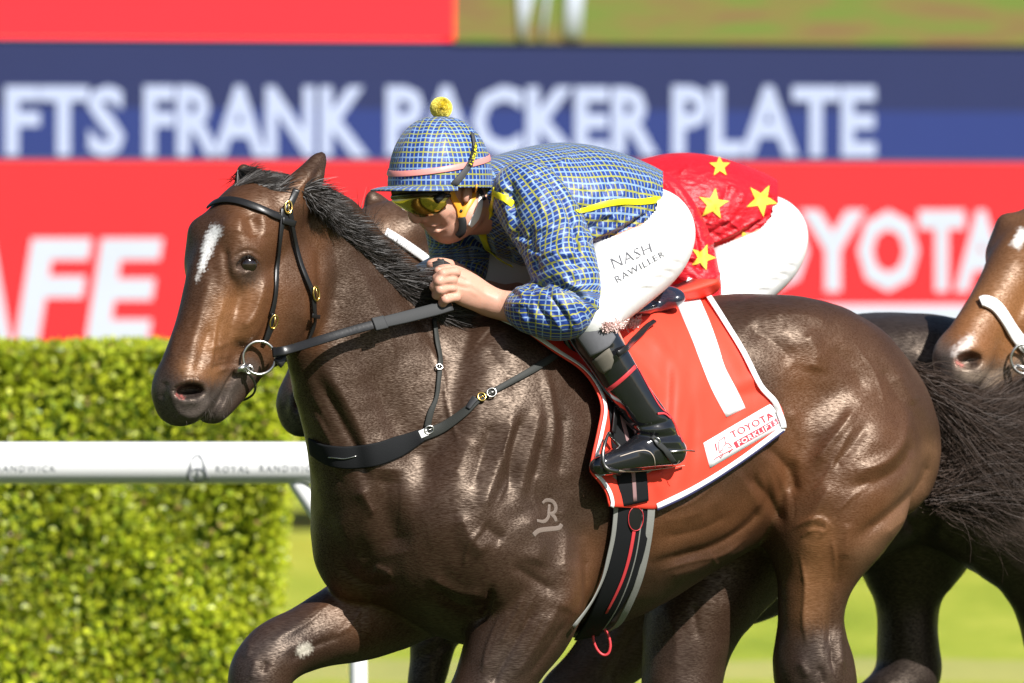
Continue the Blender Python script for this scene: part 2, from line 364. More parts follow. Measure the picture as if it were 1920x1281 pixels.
BODY_STROKES = [
    ([(612, 420), (632, 500), (625, 590)], 16, -5), ([(640, 440), (690, 540), (730, 640)], 26, 4),
    ([(590, 700), (640, 790), (672, 850), (690, 905)], 12, -7), ([(612, 690), (668, 790), (705, 890)], 14, 5), ([(590, 770), (640, 880)], 15, 5),
    ([(745, 530), (800, 620), (850, 690)], 14, -4), ([(690, 700), (740, 800), (790, 880)], 22, -4),
    ([(905, 640), (950, 700), (975, 740)], 18, -4),
    ([(1022, 700), (1034, 760), (1037, 805), (1026, 870)], 9, 6), ([(1055, 770), (1056, 830), (1048, 900)], 12, -5),
    ([(972, 945), (985, 880), (1003, 810), (1012, 760)], 13, 7), ([(950, 925), (960, 850), (982, 775)], 12, -7), ([(1003, 900), (1018, 830)], 8, -5),
    ([(900, 975), (925, 900), (950, 830), (965, 770)], 15, 7), ([(885, 920), (905, 850), (925, 790)], 14, -5), ([(850, 900), (885, 820)], 18, 4),
    ([(862, 960), (882, 1010), (912, 1040)], 18, 7), ([(905, 985), (945, 1015)], 15, -6), ([(985, 960), (1010, 1020), (1000, 1060)], 26, 7),
    ([(1048, 940), (1060, 1010), (1055, 1080)], 14, 6), ([(960, 1060), (1000, 1085), (1040, 1110)], 12, -5),
    
    ([(632, 960), (660, 1030), (690, 1070)], 16, 6), ([(675, 915), (705, 970)], 13, 6),
    ([(632, 1050), (665, 1085), (705, 1100), (740, 1094)], 11, -6), ([(700, 1068), (733, 1080)], 12, 6),
    ([(810, 1100), (850, 1130), (885, 1140), (916, 1132)], 10, -7), ([(921, 1104), (914, 1140), (898, 1170)], 7, -10), ([(800, 1080), (860, 1110), (905, 1115)], 12, 6),
    ([(1096, 1030), (1102, 1090), (1096, 1155), (1075, 1185)], 8, -10), ([(1060, 1050), (1070, 1110), (1055, 1150)], 24, 6),
    ([(1010, 1130), (975, 1190), (940, 1250), (920, 1290)], 8, -5), ([(1040, 1140), (1005, 1210), (960, 1275)], 9, 5), ([(960, 1130), (930, 1200), (905, 1270)], 12, 4),
    ([(985, 1115), (960, 1165), (935, 1215)], 7, 4), ([(1062, 1165), (1030, 1215), (990, 1270)], 6, -4),
    ([(680, 1110), (690, 1150), (692, 1200)], 9, 3), ([(610, 1130), (560, 1170), (510, 1205)], 9, 3), ([(640, 1190), (590, 1212), (545, 1238)], 7, -4), ([(575, 1195), (530, 1225)], 7, 2.5),
    ([(470, 1205), (462, 1235)], 8, 3), ([(500, 1240), (492, 1262)], 7, -4), ([(478, 1235), (470, 1275)], 9, 3),
    ([(1225, 1056), (1290, 1040), (1345, 1022), (1405, 984), (1440, 940)], 9, -8), ([(1240, 1085), (1320, 1058), (1390, 1020)], 14, 6),
    ([(1400, 890), (1440, 930), (1468, 985)], 11, -7), ([(1430, 830), (1478, 880), (1490, 930)], 12, -8), ([(1380, 880), (1430, 960)], 12, 3),
    ([(1230, 980), (1300, 965), (1360, 930)], 16, 3), ([(1240, 1010), (1310, 995), (1370, 965)], 9, -3),
    ([(1400, 615), (1450, 640), (1490, 680)], 22, -8), ([(1508, 622), (1530, 660), (1525, 700)], 22, 7), ([(1555, 650), (1600, 690), (1625, 740)], 20, -5),
    ([(1440, 590), (1500, 590), (1560, 605)], 14, 4), ([(1480, 760), (1500, 820), (1490, 880)], 16, 5),
    ([(1608, 760), (1580, 800), (1552, 835), (1525, 875)], 13, 7), ([(1630, 790), (1595, 840), (1560, 880)], 13, -5),
    ([(1703, 770), (1692, 830), (1660, 865), (1600, 885)], 11, 6), ([(1715, 820), (1695, 870), (1650, 900), (1590, 915)], 12, -6), ([(1680, 700), (1715, 760)], 14, 4), ([(1655, 690), (1690, 760)], 12, -4),
    ([(1752, 850), (1722, 915), (1670, 965), (1610, 1010)], 12, -10), ([(1750, 910), (1705, 965), (1650, 1010)], 12, 5),
    ([(1560, 900), (1530, 960), (1510, 1010)], 16, 5), ([(1500, 985), (1530, 975), (1550, 990), (1530, 1010)], 6, 3), ([(1590, 980), (1585, 1050)], 13, 4),
    ([(1572, 1060), (1560, 1130), (1556, 1200), (1562, 1270)], 8, -7), ([(1578, 1130), (1576, 1200), (1580, 1260)], 6, 4), ([(1510, 1060), (1508, 1130), (1512, 1200)], 12, 4),
    ([(1500, 1240), (1515, 1270)], 9, 4), ([(1535, 1250), (1545, 1285)], 8, -4),
    ([(1255, 1150), (1268, 1200), (1262, 1260)], 12, 3), ([(1300, 1130), (1310, 1200)], 9, -3),
]
SOFT_STROKES = [([(728, 880), (724, 960), (742, 1040)], 30, -20)]
VEINS = [
    ([(800, 640), (830, 700), (838, 760), (860, 830)], 4, 2), ([(700, 560), (730, 620), (742, 690)], 4, 1.8), ([(960, 800), (945, 850), (950, 900), (930, 950)], 3.5, 2.2), ([(1010, 880), (1000, 930), (1012, 960)], 3.5, 2),
    ([(905, 990), (880, 1020), (870, 1060)], 4, 2.5), ([(700, 1060), (730, 1075), (735, 1095)], 4, 2.5), ([(1240, 1070), (1300, 1052), (1350, 1042), (1400, 1010)], 4, 2.5), ([(1330, 1036), (1345, 1060)], 3.5, 2),
    ([(1250, 960), (1300, 940), (1350, 900)], 3.5, 1.8), ([(1490, 990), (1515, 975), (1540, 972), (1556, 985)], 4, 3), ([(1500, 1010), (1520, 995), (1548, 996)], 3.5, 2.4), ([(1500, 1040), (1510, 1100), (1506, 1160), (1514, 1210)], 4, 2.6), ([(1560, 1010), (1566, 1060), (1560, 1120)], 4, 2.2),
    ([(940, 1150), (915, 1210), (905, 1260)], 4, 2.6), ([(1020, 1150), (1000, 1190), (965, 1250)], 4, 2.4), ([(1000, 1120), (985, 1150), (978, 1185)], 3.5, 2), ([(1050, 1130), (1035, 1170), (1015, 1200)], 3.5, 2), ([(620, 1130), (580, 1165), (540, 1190)], 4, 2.2), ([(680, 1140), (650, 1180), (600, 1205)], 4, 2),
    ([(1600, 640), (1640, 700), (1660, 760)], 4, 1.8), ([(1640, 900), (1600, 930), (1570, 960)], 4, 2), ([(1560, 1190), (1552, 1230), (1560, 1275)], 4, 3), ([(1600, 800), (1570, 850), (1545, 900), (1520, 930)], 5, 2.5)] + [
    ([(1395 + i * 11, 850 + i * 6), (1404 + i * 12, 890 + i * 7), (1418 + i * 10, 935 + i * 6)], 3.2, 1.1 * (-1) ** i) for i in range(8)] + [
    ([(588 + i * 6, 740 + i * 26), (606 + i * 7, 780 + i * 26)], 5, 1.6 * (-1) ** i) for i in range(6)]
def noise_relief(V, amp=.0006):
    r = np.random.RandomState(3); D = np.zeros(len(V))
    for i in range(26):
        kx = r.normal(0, 1, 3); kx /= np.linalg.norm(kx); lam = r.uniform(.03, .13)
        D += np.sin(V @ kx * 6.283 / lam + r.uniform(0, 6.28)) * lam
    return D / D.std() * amp
# ------------------------------------------------------------------ builders for straps, patches, lettering, tubes, hair
def hit(bv, px, py, off=0., start=None):
    d = raydir(px, py); loc, n, i, dist = bv.ray_cast(CAMP, d)
    if loc is None: return None, None
    if n.dot(d) > 0: n = -n
    return np.array(loc + n * off), np.array(n)
def on(bv, pts, off=.003, sub=6, back=.0):
    """spline traced over a body -> points lying off metres proud of it, with normals"""
    L = spline(pts, sub) if len(pts) > 2 else np.array([np.array(pts[0], float) * (1 - t) + np.array(pts[1], float) * t for t in np.linspace(0, 1, 12)])
    P, N = [], []
    for p in L:
        a, n = hit(bv, p[0], p[1], off); k = 0
        while a is None and k < 24:                                        # just past the edge: carry on at the edge's depth
            q = 3 * (1 + k // 8); b_, n = hit(bv, p[0] + q * math.cos(k * .785), p[1] + q * math.sin(k * .785), off); k += 1
            if b_ is not None: a = W(p[0], p[1], b_[1])
        if a is not None: P.append(a); N.append(n)
    P, N = np.array(P), np.array(N)
    for _ in range(3):
        if len(P) > 2:
            N[1:-1] = (N[:-2] + N[1:-1] * 2 + N[2:]) / 4; P[1:-1] = (P[:-2] + P[1:-1] * 4 + P[2:]) / 6
    N /= np.linalg.norm(N, axis=1, keepdims=True)
    return P, N
def ribbon(name, P, N, width, thick, m, parent=None, close=False):
    P = np.asarray(P, float); n = len(P); N = np.asarray(N, float)
    if N.ndim == 1: N = np.tile(N, (n, 1))
    T = np.gradient(P, axis=0) if not close else np.roll(P, -1, 0) - np.roll(P, 1, 0)
    T /= np.linalg.norm(T, axis=1, keepdims=True) + 1e-12
    B = np.cross(T, N); B /= np.linalg.norm(B, axis=1, keepdims=True) + 1e-12; N = np.cross(B, T)
    w = np.interp(np.linspace(0, 1, n), np.linspace(0, 1, len(np.atleast_1d(width))), np.atleast_1d(width)) / 2
    prof = [(-1, 0), (-.97, .8), (-.85, 1), (0, 1.08), (.85, 1), (.97, .8), (1, 0), (0, -.2)]
    V = np.concatenate([P + B * (w * a)[:, None] + N * (thick * b) for a, b in prof]); k = len(prof); F = []
    for i in range(n if close else n - 1):
        j = (i + 1) % n
        for q in range(k):
            r = (q + 1) % k; F.append((q * n + i, q * n + j, r * n + j, r * n + i))
    if not close: F.append(tuple(q * n for q in range(k))); F.append(tuple(q * n + n - 1 for q in range(k))[::-1])
    return smooth_mesh(name, V, F, m, parent)
def strap(name, bv, pts, wpx, m, parent=None, off=.002, thick=.003, sub=6):
    P, N = on(bv, pts, off, sub); u = pxm(P[:, 1].mean())
    return ribbon(name, P, N, np.atleast_1d(wpx) * u, thick, m, parent)
def tube(name, P, r, m, parent=None, close=False, seg=8, sub=1):
    P = np.asarray(P, float); P = spline(P, sub) if sub > 1 and not close else P; n = len(P)
    T = np.gradient(P, axis=0) if not close else np.roll(P, -1, 0) - np.roll(P, 1, 0); T /= np.linalg.norm(T, axis=1, keepdims=True) + 1e-12
    A = np.cross(T, [.3, .2, .9]); A /= np.linalg.norm(A, axis=1, keepdims=True) + 1e-12; B = np.cross(T, A)
    rr = np.interp(np.linspace(0, 1, n), np.linspace(0, 1, len(np.atleast_1d(r))), np.atleast_1d(r))
    V = np.concatenate([P + (A * math.cos(a) + B * math.sin(a)) * rr[:, None] for a in np.linspace(0, 2 * math.pi, seg, endpoint=False)]); F = []
    for i in range(n if close else n - 1):
        j = (i + 1) % n
        for q in range(seg): s_ = (q + 1) % seg; F.append((q * n + i, s_ * n + i, s_ * n + j, q * n + j))
    if not close: F.append(tuple(q * n for q in range(seg))[::-1]); F.append(tuple(q * n + n - 1 for q in range(seg)))
    return smooth_mesh(name, V, F, m, parent)
def ring_pts(c, e1, e2, r1, r2=None, n=28, a0=0, a1=360):
    r2 = r1 if r2 is None else r2; full = abs(a1 - a0) >= 360
    A = np.radians(np.linspace(a0, a1, n, endpoint=not full))
    return np.asarray(c) + np.outer(np.cos(A) * r1, e1) + np.outer(np.sin(A) * r2, e2)
def patch(name, bv, L, Rr, nu, nv, off, m, parent=None, thick=.0015):
    """sheet between two traced edges, lying on a body"""
    L = spline(L, 8) if len(L) > 2 else np.array(L, float); Rr = spline(Rr, 8) if len(Rr) > 2 else np.array(Rr, float)
    g = lambda C, t: np.stack([np.interp(t, np.linspace(0, 1, len(C)), C[:, a]) for a in (0, 1)], 1)
    t = np.linspace(0, 1, nv); a = g(L, t); b = g(Rr, t); V = np.zeros((nv, nu, 3)); ok = np.zeros((nv, nu), bool); N = np.zeros((nv, nu, 3))
    for i in range(nv):
        for j in range(nu):
            q = a[i] + (b[i] - a[i]) * j / (nu - 1); p, n = hit(bv, q[0], q[1], off)
            if p is not None: V[i, j] = p; N[i, j] = n; ok[i, j] = True
            elif j: V[i, j] = W(q[0], q[1], V[i, j - 1][1]); N[i, j] = N[i, j - 1]
    return grid_mesh(name, V, m, parent, thick, N)
def grid_mesh(name, V, m, parent=None, thick=0., N=None):
    nv, nu = V.shape[:2]; F = [(i * nu + j, i * nu + j + 1, (i + 1) * nu + j + 1, (i + 1) * nu + j) for i in range(nv - 1) for j in range(nu - 1)]
    o = smooth_mesh(name, V.reshape(-1, 3), F, m, parent)
    if thick: md = o.modifiers.new('thickness', 'SOLIDIFY'); md.thickness = thick; md.offset = 0
    return o
def text2d(body, offset=0., shear=0., space=1., fine=2):
    cu = bpy.data.curves.new('lettering', 'FONT'); cu.body = body; cu.size = 1; cu.offset = offset; cu.shear = shear; cu.space_character = space; cu.resolution_u = fine
    ob = bpy.data.objects.new('lettering', cu); COL.objects.link(ob); bpy.context.view_layer.update()
    me = ob.evaluated_get(bpy.context.evaluated_depsgraph_get()).to_mesh()
    V = np.array([v.co[:2] for v in me.vertices]); F = [tuple(p.vertices) for p in me.polygons]
    bpy.data.objects.remove(ob); bpy.data.curves.remove(cu)
    lo, hi = V.min(0), V.max(0); return (V - lo) / (hi - lo), F          # fitted to a unit box
def decal(name, V2, F, quad, bv, off, m, parent=None):
    """flat print: unit-box shape laid into a traced quad (bottom left, bottom right, top right, top left) on a body"""
    q = np.array(quad, float); out = []; last = None
    for u, v in V2:
        p = (q[0] * (1 - u) + q[1] * u) * (1 - v) + (q[3] * (1 - u) + q[2] * u) * v
        h_, n = hit(bv, p[0], p[1], off)
        if h_ is None: h_ = W(p[0], p[1], last[1]) if last is not None else W(p[0], p[1], 0)
        last = h_; out.append(h_)
    return smooth_mesh(name, np.array(out), F, m, parent, flat=True)
def strands(name, roots, dirs, lens, curl, width, m, parent, seg=5, droop=0., seed=1, taper=.15, clump=None):
    """locks of hair as thin tapering blades"""
    r = np.random.RandomState(seed); n = len(roots); roots = np.asarray(roots); d = np.asarray(dirs, float); lens = np.asarray(lens)
    P = np.zeros((n, seg + 1, 3)); P[:, 0] = roots; ax = r.normal(0, 1, (n, 3)); ph = r.uniform(0, 6.28, n)
    for i in range(seg):
        w = ax * curl * np.sin(ph + i * 1.3)[:, None]
        if clump is not None: w = w * .4 + clump * curl * math.sin(1 + i * 1.1)
        d = d + w; d[:, 2] -= droop; d /= np.linalg.norm(d, axis=1, keepdims=True)
        P[:, i + 1] = P[:, i] + d * (lens / seg)[:, None]
    T = np.gradient(P, axis=1); side = np.cross(T, r.normal(0, 1, (n, 1, 3)) + np.array([0, -1.2, 0])); side /= np.linalg.norm(side, axis=2, keepdims=True) + 1e-9
    wd = width * np.linspace(1, taper, seg + 1)[None, :, None] * r.uniform(.6, 1.3, (n, 1, 1)) / 2
    V = np.stack([P - side * wd, P + side * wd], 2).reshape(-1, 3); k = (seg + 1) * 2
    f = np.array([[2 * i, 2 * i + 1, 2 * i + 3, 2 * i + 2] for i in range(seg)]); F = (np.arange(n)[:, None, None] * k + f[None]).reshape(-1, 4)
    return smooth_mesh(name, V, F, m, parent)
def box_mesh(name, lo, hi, m, parent=None, bev=0.):
    x0, y0, z0 = lo; x1, y1, z1 = hi
    V = [(x0, y0, z0), (x1, y0, z0), (x1, y1, z0), (x0, y1, z0), (x0, y0, z1), (x1, y0, z1), (x1, y1, z1), (x0, y1, z1)]
    F = [(3, 2, 1, 0), (4, 5, 6, 7), (0, 1, 5, 4), (1, 2, 6, 5), (2, 3, 7, 6), (3, 0, 4, 7)]
    o = smooth_mesh(name, V, F, m, parent, flat=True)
    if bev: b = o.modifiers.new('edge', 'BEVEL'); b.width = bev; b.segments = 3
    return o
def chain_uv(o, chains):
    """cloth coordinates in metres: along each limb and round it, each face taking its nearest limb"""
    me = o.data; n = len(me.polygons); V = np.empty(len(me.vertices) * 3, np.float32); me.vertices.foreach_get('co', V); V = V.reshape(-1, 3).astype(float)
    Q = np.empty(n * 4, np.int32); me.polygons.foreach_get('vertices', Q); Q = Q.reshape(n, 4); Cn = V[Q].mean(1)
    best = np.full(n, 1e9); UV = np.zeros((n, 4, 2))
    for pts, rad, off in chains:
        pts = spline(pts, 4); sl = np.concatenate([[0], np.cumsum(np.linalg.norm(np.diff(pts, axis=0), axis=1))])
        d, t = seg_dist(Cn, pts); m = d / rad < best; best[m] = (d / rad)[m]
        def uv(P, ref=None):
            t_ = seg_dist(P, pts)[1] * (len(pts) - 1); i = np.clip(t_.astype(int), 0, len(pts) - 2); fr = t_ - i
            A = pts[i] * (1 - fr)[:, None] + pts[i + 1] * fr[:, None]
            ti = np.stack([np.interp(t_, np.arange(len(pts)), np.gradient(pts[:, a])) for a in range(3)], 1); ti /= np.linalg.norm(ti, axis=1, keepdims=True)
            e1 = np.array([0, 0, 1.]) - ti * ti[:, 2:3]; e1 /= np.linalg.norm(e1, axis=1, keepdims=True) + 1e-9; e2 = np.cross(ti, e1)
            D = P - A; ang = np.arctan2((D * e2).sum(1), (D * e1).sum(1)); u = np.interp(t_, np.arange(len(pts)), sl) + (D * ti).sum(1)
            if ref is not None: ang = ang - np.round((ang - ref) / 6.28318) * 6.28318
            return u, ang
        _, ac = uv(Cn[m])
        for c in range(4):
            u, a = uv(V[Q[m, c]], ac); UV[m, c, 0] = u + off; UV[m, c, 1] = a * rad + off
    lay = me.uv_layers.new(name='cloth'); lay.data.foreach_set('uv', UV.reshape(-1).astype(np.float32))
def nodes_of(m): return m.node_tree.nodes, m.node_tree.links, m.node_tree.nodes['Principled BSDF']
def math_node(nt, op, a, b=None, c=None):
    n = nt.nodes.new('ShaderNodeMath'); n.operation = op
    for i, x in enumerate((a, b, c)):
        if x is None: continue
        if isinstance(x, (int, float)): n.inputs[i].default_value = x
        else: nt.links.new(x, n.inputs[i])
    return n.outputs[0]
def check_mat(name, period=.0116):
    m = mat(name, (.02, .09, .42), .50, .5, bump=(24, .28, .011, (1, 1, 2.4), (.5, .6, 0))); nt = m.node_tree; b = nt.nodes['Principled BSDF']
    uv = nt.nodes.new('ShaderNodeUVMap'); uv.uv_map = 'cloth'; sp = nt.nodes.new('ShaderNodeSeparateXYZ'); nt.links.new(uv.outputs[0], sp.inputs[0])
    cur = None
    def mix(f, a, bb):
        x = nt.nodes.new('ShaderNodeMix'); x.data_type = 'RGBA'; nt.links.new(f, x.inputs['Factor'])
        for nm, val in (('A', a), ('B', bb)):
            if isinstance(val, tuple): x.inputs[nm].default_value = (*val, 1)
            else: nt.links.new(val, x.inputs[nm])
        return x.outputs['Result']
    cur = (.004, .034, .225)
    for ax in (0, 1):
        s_ = math_node(nt, 'MULTIPLY', sp.outputs[ax], 1 / period)
        fr = math_node(nt, 'FRACT', s_); ln = math_node(nt, 'LESS_THAN', fr, .27)
        odd = math_node(nt, 'LESS_THAN', math_node(nt, 'FRACT', math_node(nt, 'MULTIPLY', math_node(nt, 'FLOOR', s_), .5)), .25)
        cur = mix(ln, cur, mix(odd, (.21, .33, .52), (.31, .31, .045)))
    nt.links.new(cur, b.inputs['Base Color']); b.inputs['Sheen Weight'].default_value = .15
    return m
# ------------------------------------------------------------------ ground, hedges, screens, rail
def ground_mat():
    m = mat('turf', (.2, .3, .05), .9, .2); nt = m.node_tree; L = nt.links; b = nt.nodes['Principled BSDF']
    tc = nt.nodes.new('ShaderNodeTexCoord')
    def noise(scale, stretch, det=6):
        mp = nt.nodes.new('ShaderNodeMapping'); mp.inputs['Scale'].default_value = stretch; L.new(tc.outputs['Object'], mp.inputs['Vector'])
        n = nt.nodes.new('ShaderNodeTexNoise'); n.inputs['Scale'].default_value = scale; n.inputs['Detail'].default_value = det; L.new(mp.outputs[0], n.inputs['Vector']); return n.outputs['Fac']
    a = noise(1.1, (1, .35, 1)); c = noise(9, (1, .5, 1)); s_ = math_node(nt, 'ADD', a, math_node(nt, 'MULTIPLY', c, .5))
    rp = nt.nodes.new('ShaderNodeValToRGB'); L.new(math_node(nt, 'MULTIPLY', s_, .68), rp.inputs[0])
    e = rp.color_ramp.elements; e[0].position = .35; e[0].color = (.21, .29, .022, 1); e[1].position = .68; e[1].color = (.46, .48, .07, 1)
    x = e.new(.52); x.color = (.33, .39, .04, 1)
    # a strip of drier, paler turf along the running rail
    sp = nt.nodes.new('ShaderNodeSeparateXYZ'); L.new(tc.outputs['Object'], sp.inputs[0])
    yy = math_node(nt, 'ADD', sp.outputs[1], math_node(nt, 'MULTIPLY', noise(.9, (1, 1, 1)), 1.6))
    band = math_node(nt, 'MULTIPLY', math_node(nt, 'GREATER_THAN', yy, 14.6), math_node(nt, 'LESS_THAN', yy, 16.2))
    mx = nt.nodes.new('ShaderNodeMix'); mx.data_type = 'RGBA'; L.new(math_node(nt, 'MULTIPLY', band, .55), mx.inputs['Factor']); L.new(rp.outputs[0], mx.inputs['A']); mx.inputs['B'].default_value = (.44, .40, .17, 1)
    # unseen track turf this side of the rail, darkened to cut green bounce light
    tr = nt.nodes.new('ShaderNodeMix'); tr.data_type = 'RGBA'; L.new(math_node(nt, 'LESS_THAN', yy, 5.6), tr.inputs['Factor']); L.new(mx.outputs['Result'], tr.inputs['A']); tr.inputs['B'].default_value = (.062, .088, .024, 1)
    L.new(tr.outputs['Result'], b.inputs['Base Color'])
    bp = nt.nodes.new('ShaderNodeBump'); bp.inputs['Strength'].default_value = .7; bp.inputs['Distance'].default_value = .03; L.new(noise(60, (1, 1, 1)), bp.inputs['Height']); L.new(bp.outputs[0], b.inputs['Normal'])
    return m
g = smooth_mesh('ground', [(-600, -60, 0), (600, -60, 0), (600, 1500, 0), (-600, 1500, 0)], [(0, 1, 2, 3)], ground_mat(), flat=True); tag(g, kind='structure')

def leaf_mat(name, c0, c1):
    m = mat(name, c0, .38, .5); nt = m.node_tree; b = nt.nodes['Principled BSDF']
    at = nt.nodes.new('ShaderNodeVertexColor'); at.layer_name = 'coat'; nt.links.new(at.outputs[0], b.inputs['Base Color'])
    tr = nt.nodes.new('ShaderNodeBsdfTranslucent'); nt.links.new(at.outputs[0], tr.inputs[0]); mx = nt.nodes.new('ShaderNodeMixShader'); mx.inputs[0].default_value = .38
    nt.links.new(b.outputs[0], mx.inputs[1]); nt.links.new(tr.outputs[0], mx.inputs[2]); nt.links.new(mx.outputs[0], nt.nodes['Material Output'].inputs[0])
    return m
LEAF = leaf_mat('hedge leaf', (.13, .2, .02), None)
DARK_LEAF = mat('hedge inside', (.055, .09, .012), .9, .1, var=.5, vscale=9)
def leaves_mesh(name, P, size, seed, parent, up=.3, tint=None):
    r = np.random.RandomState(seed); n = len(P)
    T = r.normal(0, 1, (n, 3)); T[:, 2] += up; T /= np.linalg.norm(T, axis=1, keepdims=True)
    Nn = r.normal(0, .7, (n, 3)) + np.array([.25, -.9, .55]); B = np.cross(T, Nn); B /= np.linalg.norm(B, axis=1, keepdims=True)
    Nn = np.cross(B, T); s_ = size * r.uniform(.6, 1.35, (n, 1))
    V = np.stack([P, P + T * s_ * .45 - B * s_ * .32 + Nn * s_ * .06, P + T * s_, P + T * s_ * .45 + B * s_ * .32 + Nn * s_ * .06], 1).reshape(-1, 3)
    k = np.arange(n)[:, None] * 4; F = np.concatenate([k + [[0, 1, 2, 3]]]).astype(int)
    o = smooth_mesh(name, V, F, LEAF, parent, flat=True)
    q = r.uniform(0, 1, (n, 1)) ** .7; old = r.uniform(0, 1, (n, 1)) < .05
    C = np.array([.16, .25, .014]) * (1 - q) + np.array([.58, .61, .035]) * q; C = np.where(old, np.array([.30, .21, .07]), C) * r.uniform(.7, 1.25, (n, 1)) * (1 + .22 * np.sin(P[:, :1] * 5.1 + 1) * np.sin(P[:, 2:3] * 6.7 + P[:, :1] * 1.9) + .12 * np.sin(P[:, :1] * 17 + P[:, 2:3] * 13))
    setcol(o, np.repeat(C, 4, 0)); return o
def hedge(name, label, x0, x1, y0, y1, z1, n, size, seed, slope=0., singles=0, group=None):
    h_ = empty(name, label, 'hedge', group); h_.location = (0, 0, 0); r = np.random.RandomState(seed)
    # dark twiggy inside
    i = .09; t_ = .03
    V = [(x0 + i, y0 + i, 0), (x1 - i - slope, y0 + i, 0), (x1 - i - slope, y1 - i, 0), (x0 + i, y1 - i, 0), (x0 + i, y0 + i, z1 - t_), (x1 - i, y0 + i, z1 - t_), (x1 - i, y1 - i, z1 - t_), (x0 + i, y1 - i, z1 - t_)]
    smooth_mesh('twigs', V, [(3, 2, 1, 0), (4, 5, 6, 7), (0, 1, 5, 4), (1, 2, 6, 5), (2, 3, 7, 6), (3, 0, 4, 7)], DARK_LEAF, h_, flat=True)
    A = np.array([(x1 - x0) * z1, (x1 - x0) * (y1 - y0), (y1 - y0) * z1]); k = np.round(n * A / A.sum()).astype(int)
    P = []
    u, v, w = r.uniform(0, 1, (3, k[0])); P.append(np.stack([x0 + (x1 - x0) * u, y0 + np.abs(r.normal(0, .045, k[0])), .02 + (z1 - .02) * v], 1))
    u, v = r.uniform(0, 1, (2, k[1])); P.append(np.stack([x0 + (x1 - x0) * u, y0 + (y1 - y0) * v, z1 - np.abs(r.normal(0, .02, k[1])) + .006 * np.sin(u * 40)], 1))
    u, v = r.uniform(0, 1, (2, k[2])); P.append(np.stack([x1 - np.abs(r.normal(0, .045, k[2])), y0 + (y1 - y0) * u, .02 + (z1 - .02) * v], 1))
    P = np.concatenate(P); f_ = (P[:, 0] - x0) / (x1 - x0); P[:, 0] -= slope * (1 - P[:, 2] / z1) * np.clip(f_ * 3 - 2, 0, 1)
    lump = np.sin(P[:, 0] * 7.3 + 1) * np.sin(P[:, 2] * 6.1 + P[:, 0] * 2.2); P[:, 1] += .05 * lump * (P[:, 1] < y0 + .2)
    keep = r.uniform(0, 1, len(P)) < .72 + .35 * np.sin(P[:, 0] * 11 + np.sin(P[:, 2] * 5)) * np.sin(P[:, 2] * 14 + np.sin(P[:, 0] * 7)); P = P[keep]
    fo = leaves_mesh('foliage', P, size, seed, h_); tag(fo, kind='stuff')
    return h_, P
# near hedge behind the rail, its end just left of the leading horse; a low hedge far behind
HX1 = W(553, 640, 8.0)[0]
hz1 = W(400, 650, 8.0)[2]
hd, HP = hedge('clipped_hedge', 'tall clipped bright green hedge standing behind the white rail at left', -4.2, HX1, 8.0, 9.1, hz1, 125000, .026, 5, slope=.11)
_lm = None
r_ = np.random.RandomState(8)
for i in range(300):                                                       # the foremost leaves, one by one
    p = np.array([r_.uniform(W(10, 0, 8)[0], HX1 - .05), 7.955 + r_.uniform(-.02, .03), r_.uniform(.75, hz1 - .02)])
    s_ = .031
    if _lm is None or i % 60 == 0:
        q = r_.uniform(.2, 1); _lm = leaves_mesh('leaf', np.zeros((1, 3)), s_, 100 + i, hd, up=-.2); lf = _lm
    else:
        lf = _lm.copy(); COL.objects.link(lf); lf.parent = hd
    lf.location = p; lf.rotation_euler = (r_.normal(0, .5), r_.uniform(-2.6, 2.6), r_.normal(0, .4))
hedge('low_hedge', 'low olive hedge far behind, along the foot of the red advertising board', -6.5, 6.5, 49.0, 49.7, .66, 26000, .06, 7)

# screens: their own upright plane, receding a little to the right
SD, SYAW = 50.0, 15.0
SX0 = W(0, 0, SD - CAMY)[0]
def S(px, py, out=0.):
    """point of the screen plane seen at a photo pixel"""
    t = math.tan(R(SYAW)); k = (px - 960) / FPX
    y = ((SD - CAMY) + t * (k * CAMY - SX0)) / (1 - t * k); p = W(px, py, y)
    return p + np.array([math.sin(R(SYAW)), -math.cos(R(SYAW)), 0]) * out
PX0, PX1 = -1900, 3600
def led_mat(name, col, emit, rough=.45, var=.06):
    m = mat(name, col, rough, .3, var=var, vscale=3.); nt = m.node_tree; b = nt.nodes['Principled BSDF']
    b.inputs['Emission Color'].default_value = (*col, 1); b.inputs['Emission Strength'].default_value = emit; return m
RED = led_mat('screen red', (.58, .014, .021), .15); NAVY = led_mat('screen navy', (.010, .0155, .072), .15); BLUE = led_mat('screen blue', (.012, .024, .13), .15)
PALE = led_mat('screen white', (.40, .43, .53), .02); LED_WHITE = led_mat('led letter', (.32, .36, .54), .08); GREY = mat('screen frame', (.2, .2, .22), .5)
def panel(name, x0, y0, x1, y1, out, m, parent, depth=.12):
    # upper and lower edges are level in the world: heights are taken at the left edge
    z1 = S(0, y0)[2]; z0 = S(0, y1)[2]; a = S(x0, 400, out); b = S(x1, 400, out); n = np.array([math.sin(R(SYAW)), -math.cos(R(SYAW)), 0]) * -depth
    V = []
    for q in (a, b, b + n, a + n): V.append((q[0], q[1], z0))
    for q in (a, b, b + n, a + n): V.append((q[0], q[1], z1))
    F = [(3, 2, 1, 0), (4, 5, 6, 7), (0, 1, 5, 4), (1, 2, 6, 5), (2, 3, 7, 6), (3, 0, 4, 7)]
    return smooth_mesh(name, V, F, m, parent, flat=True)
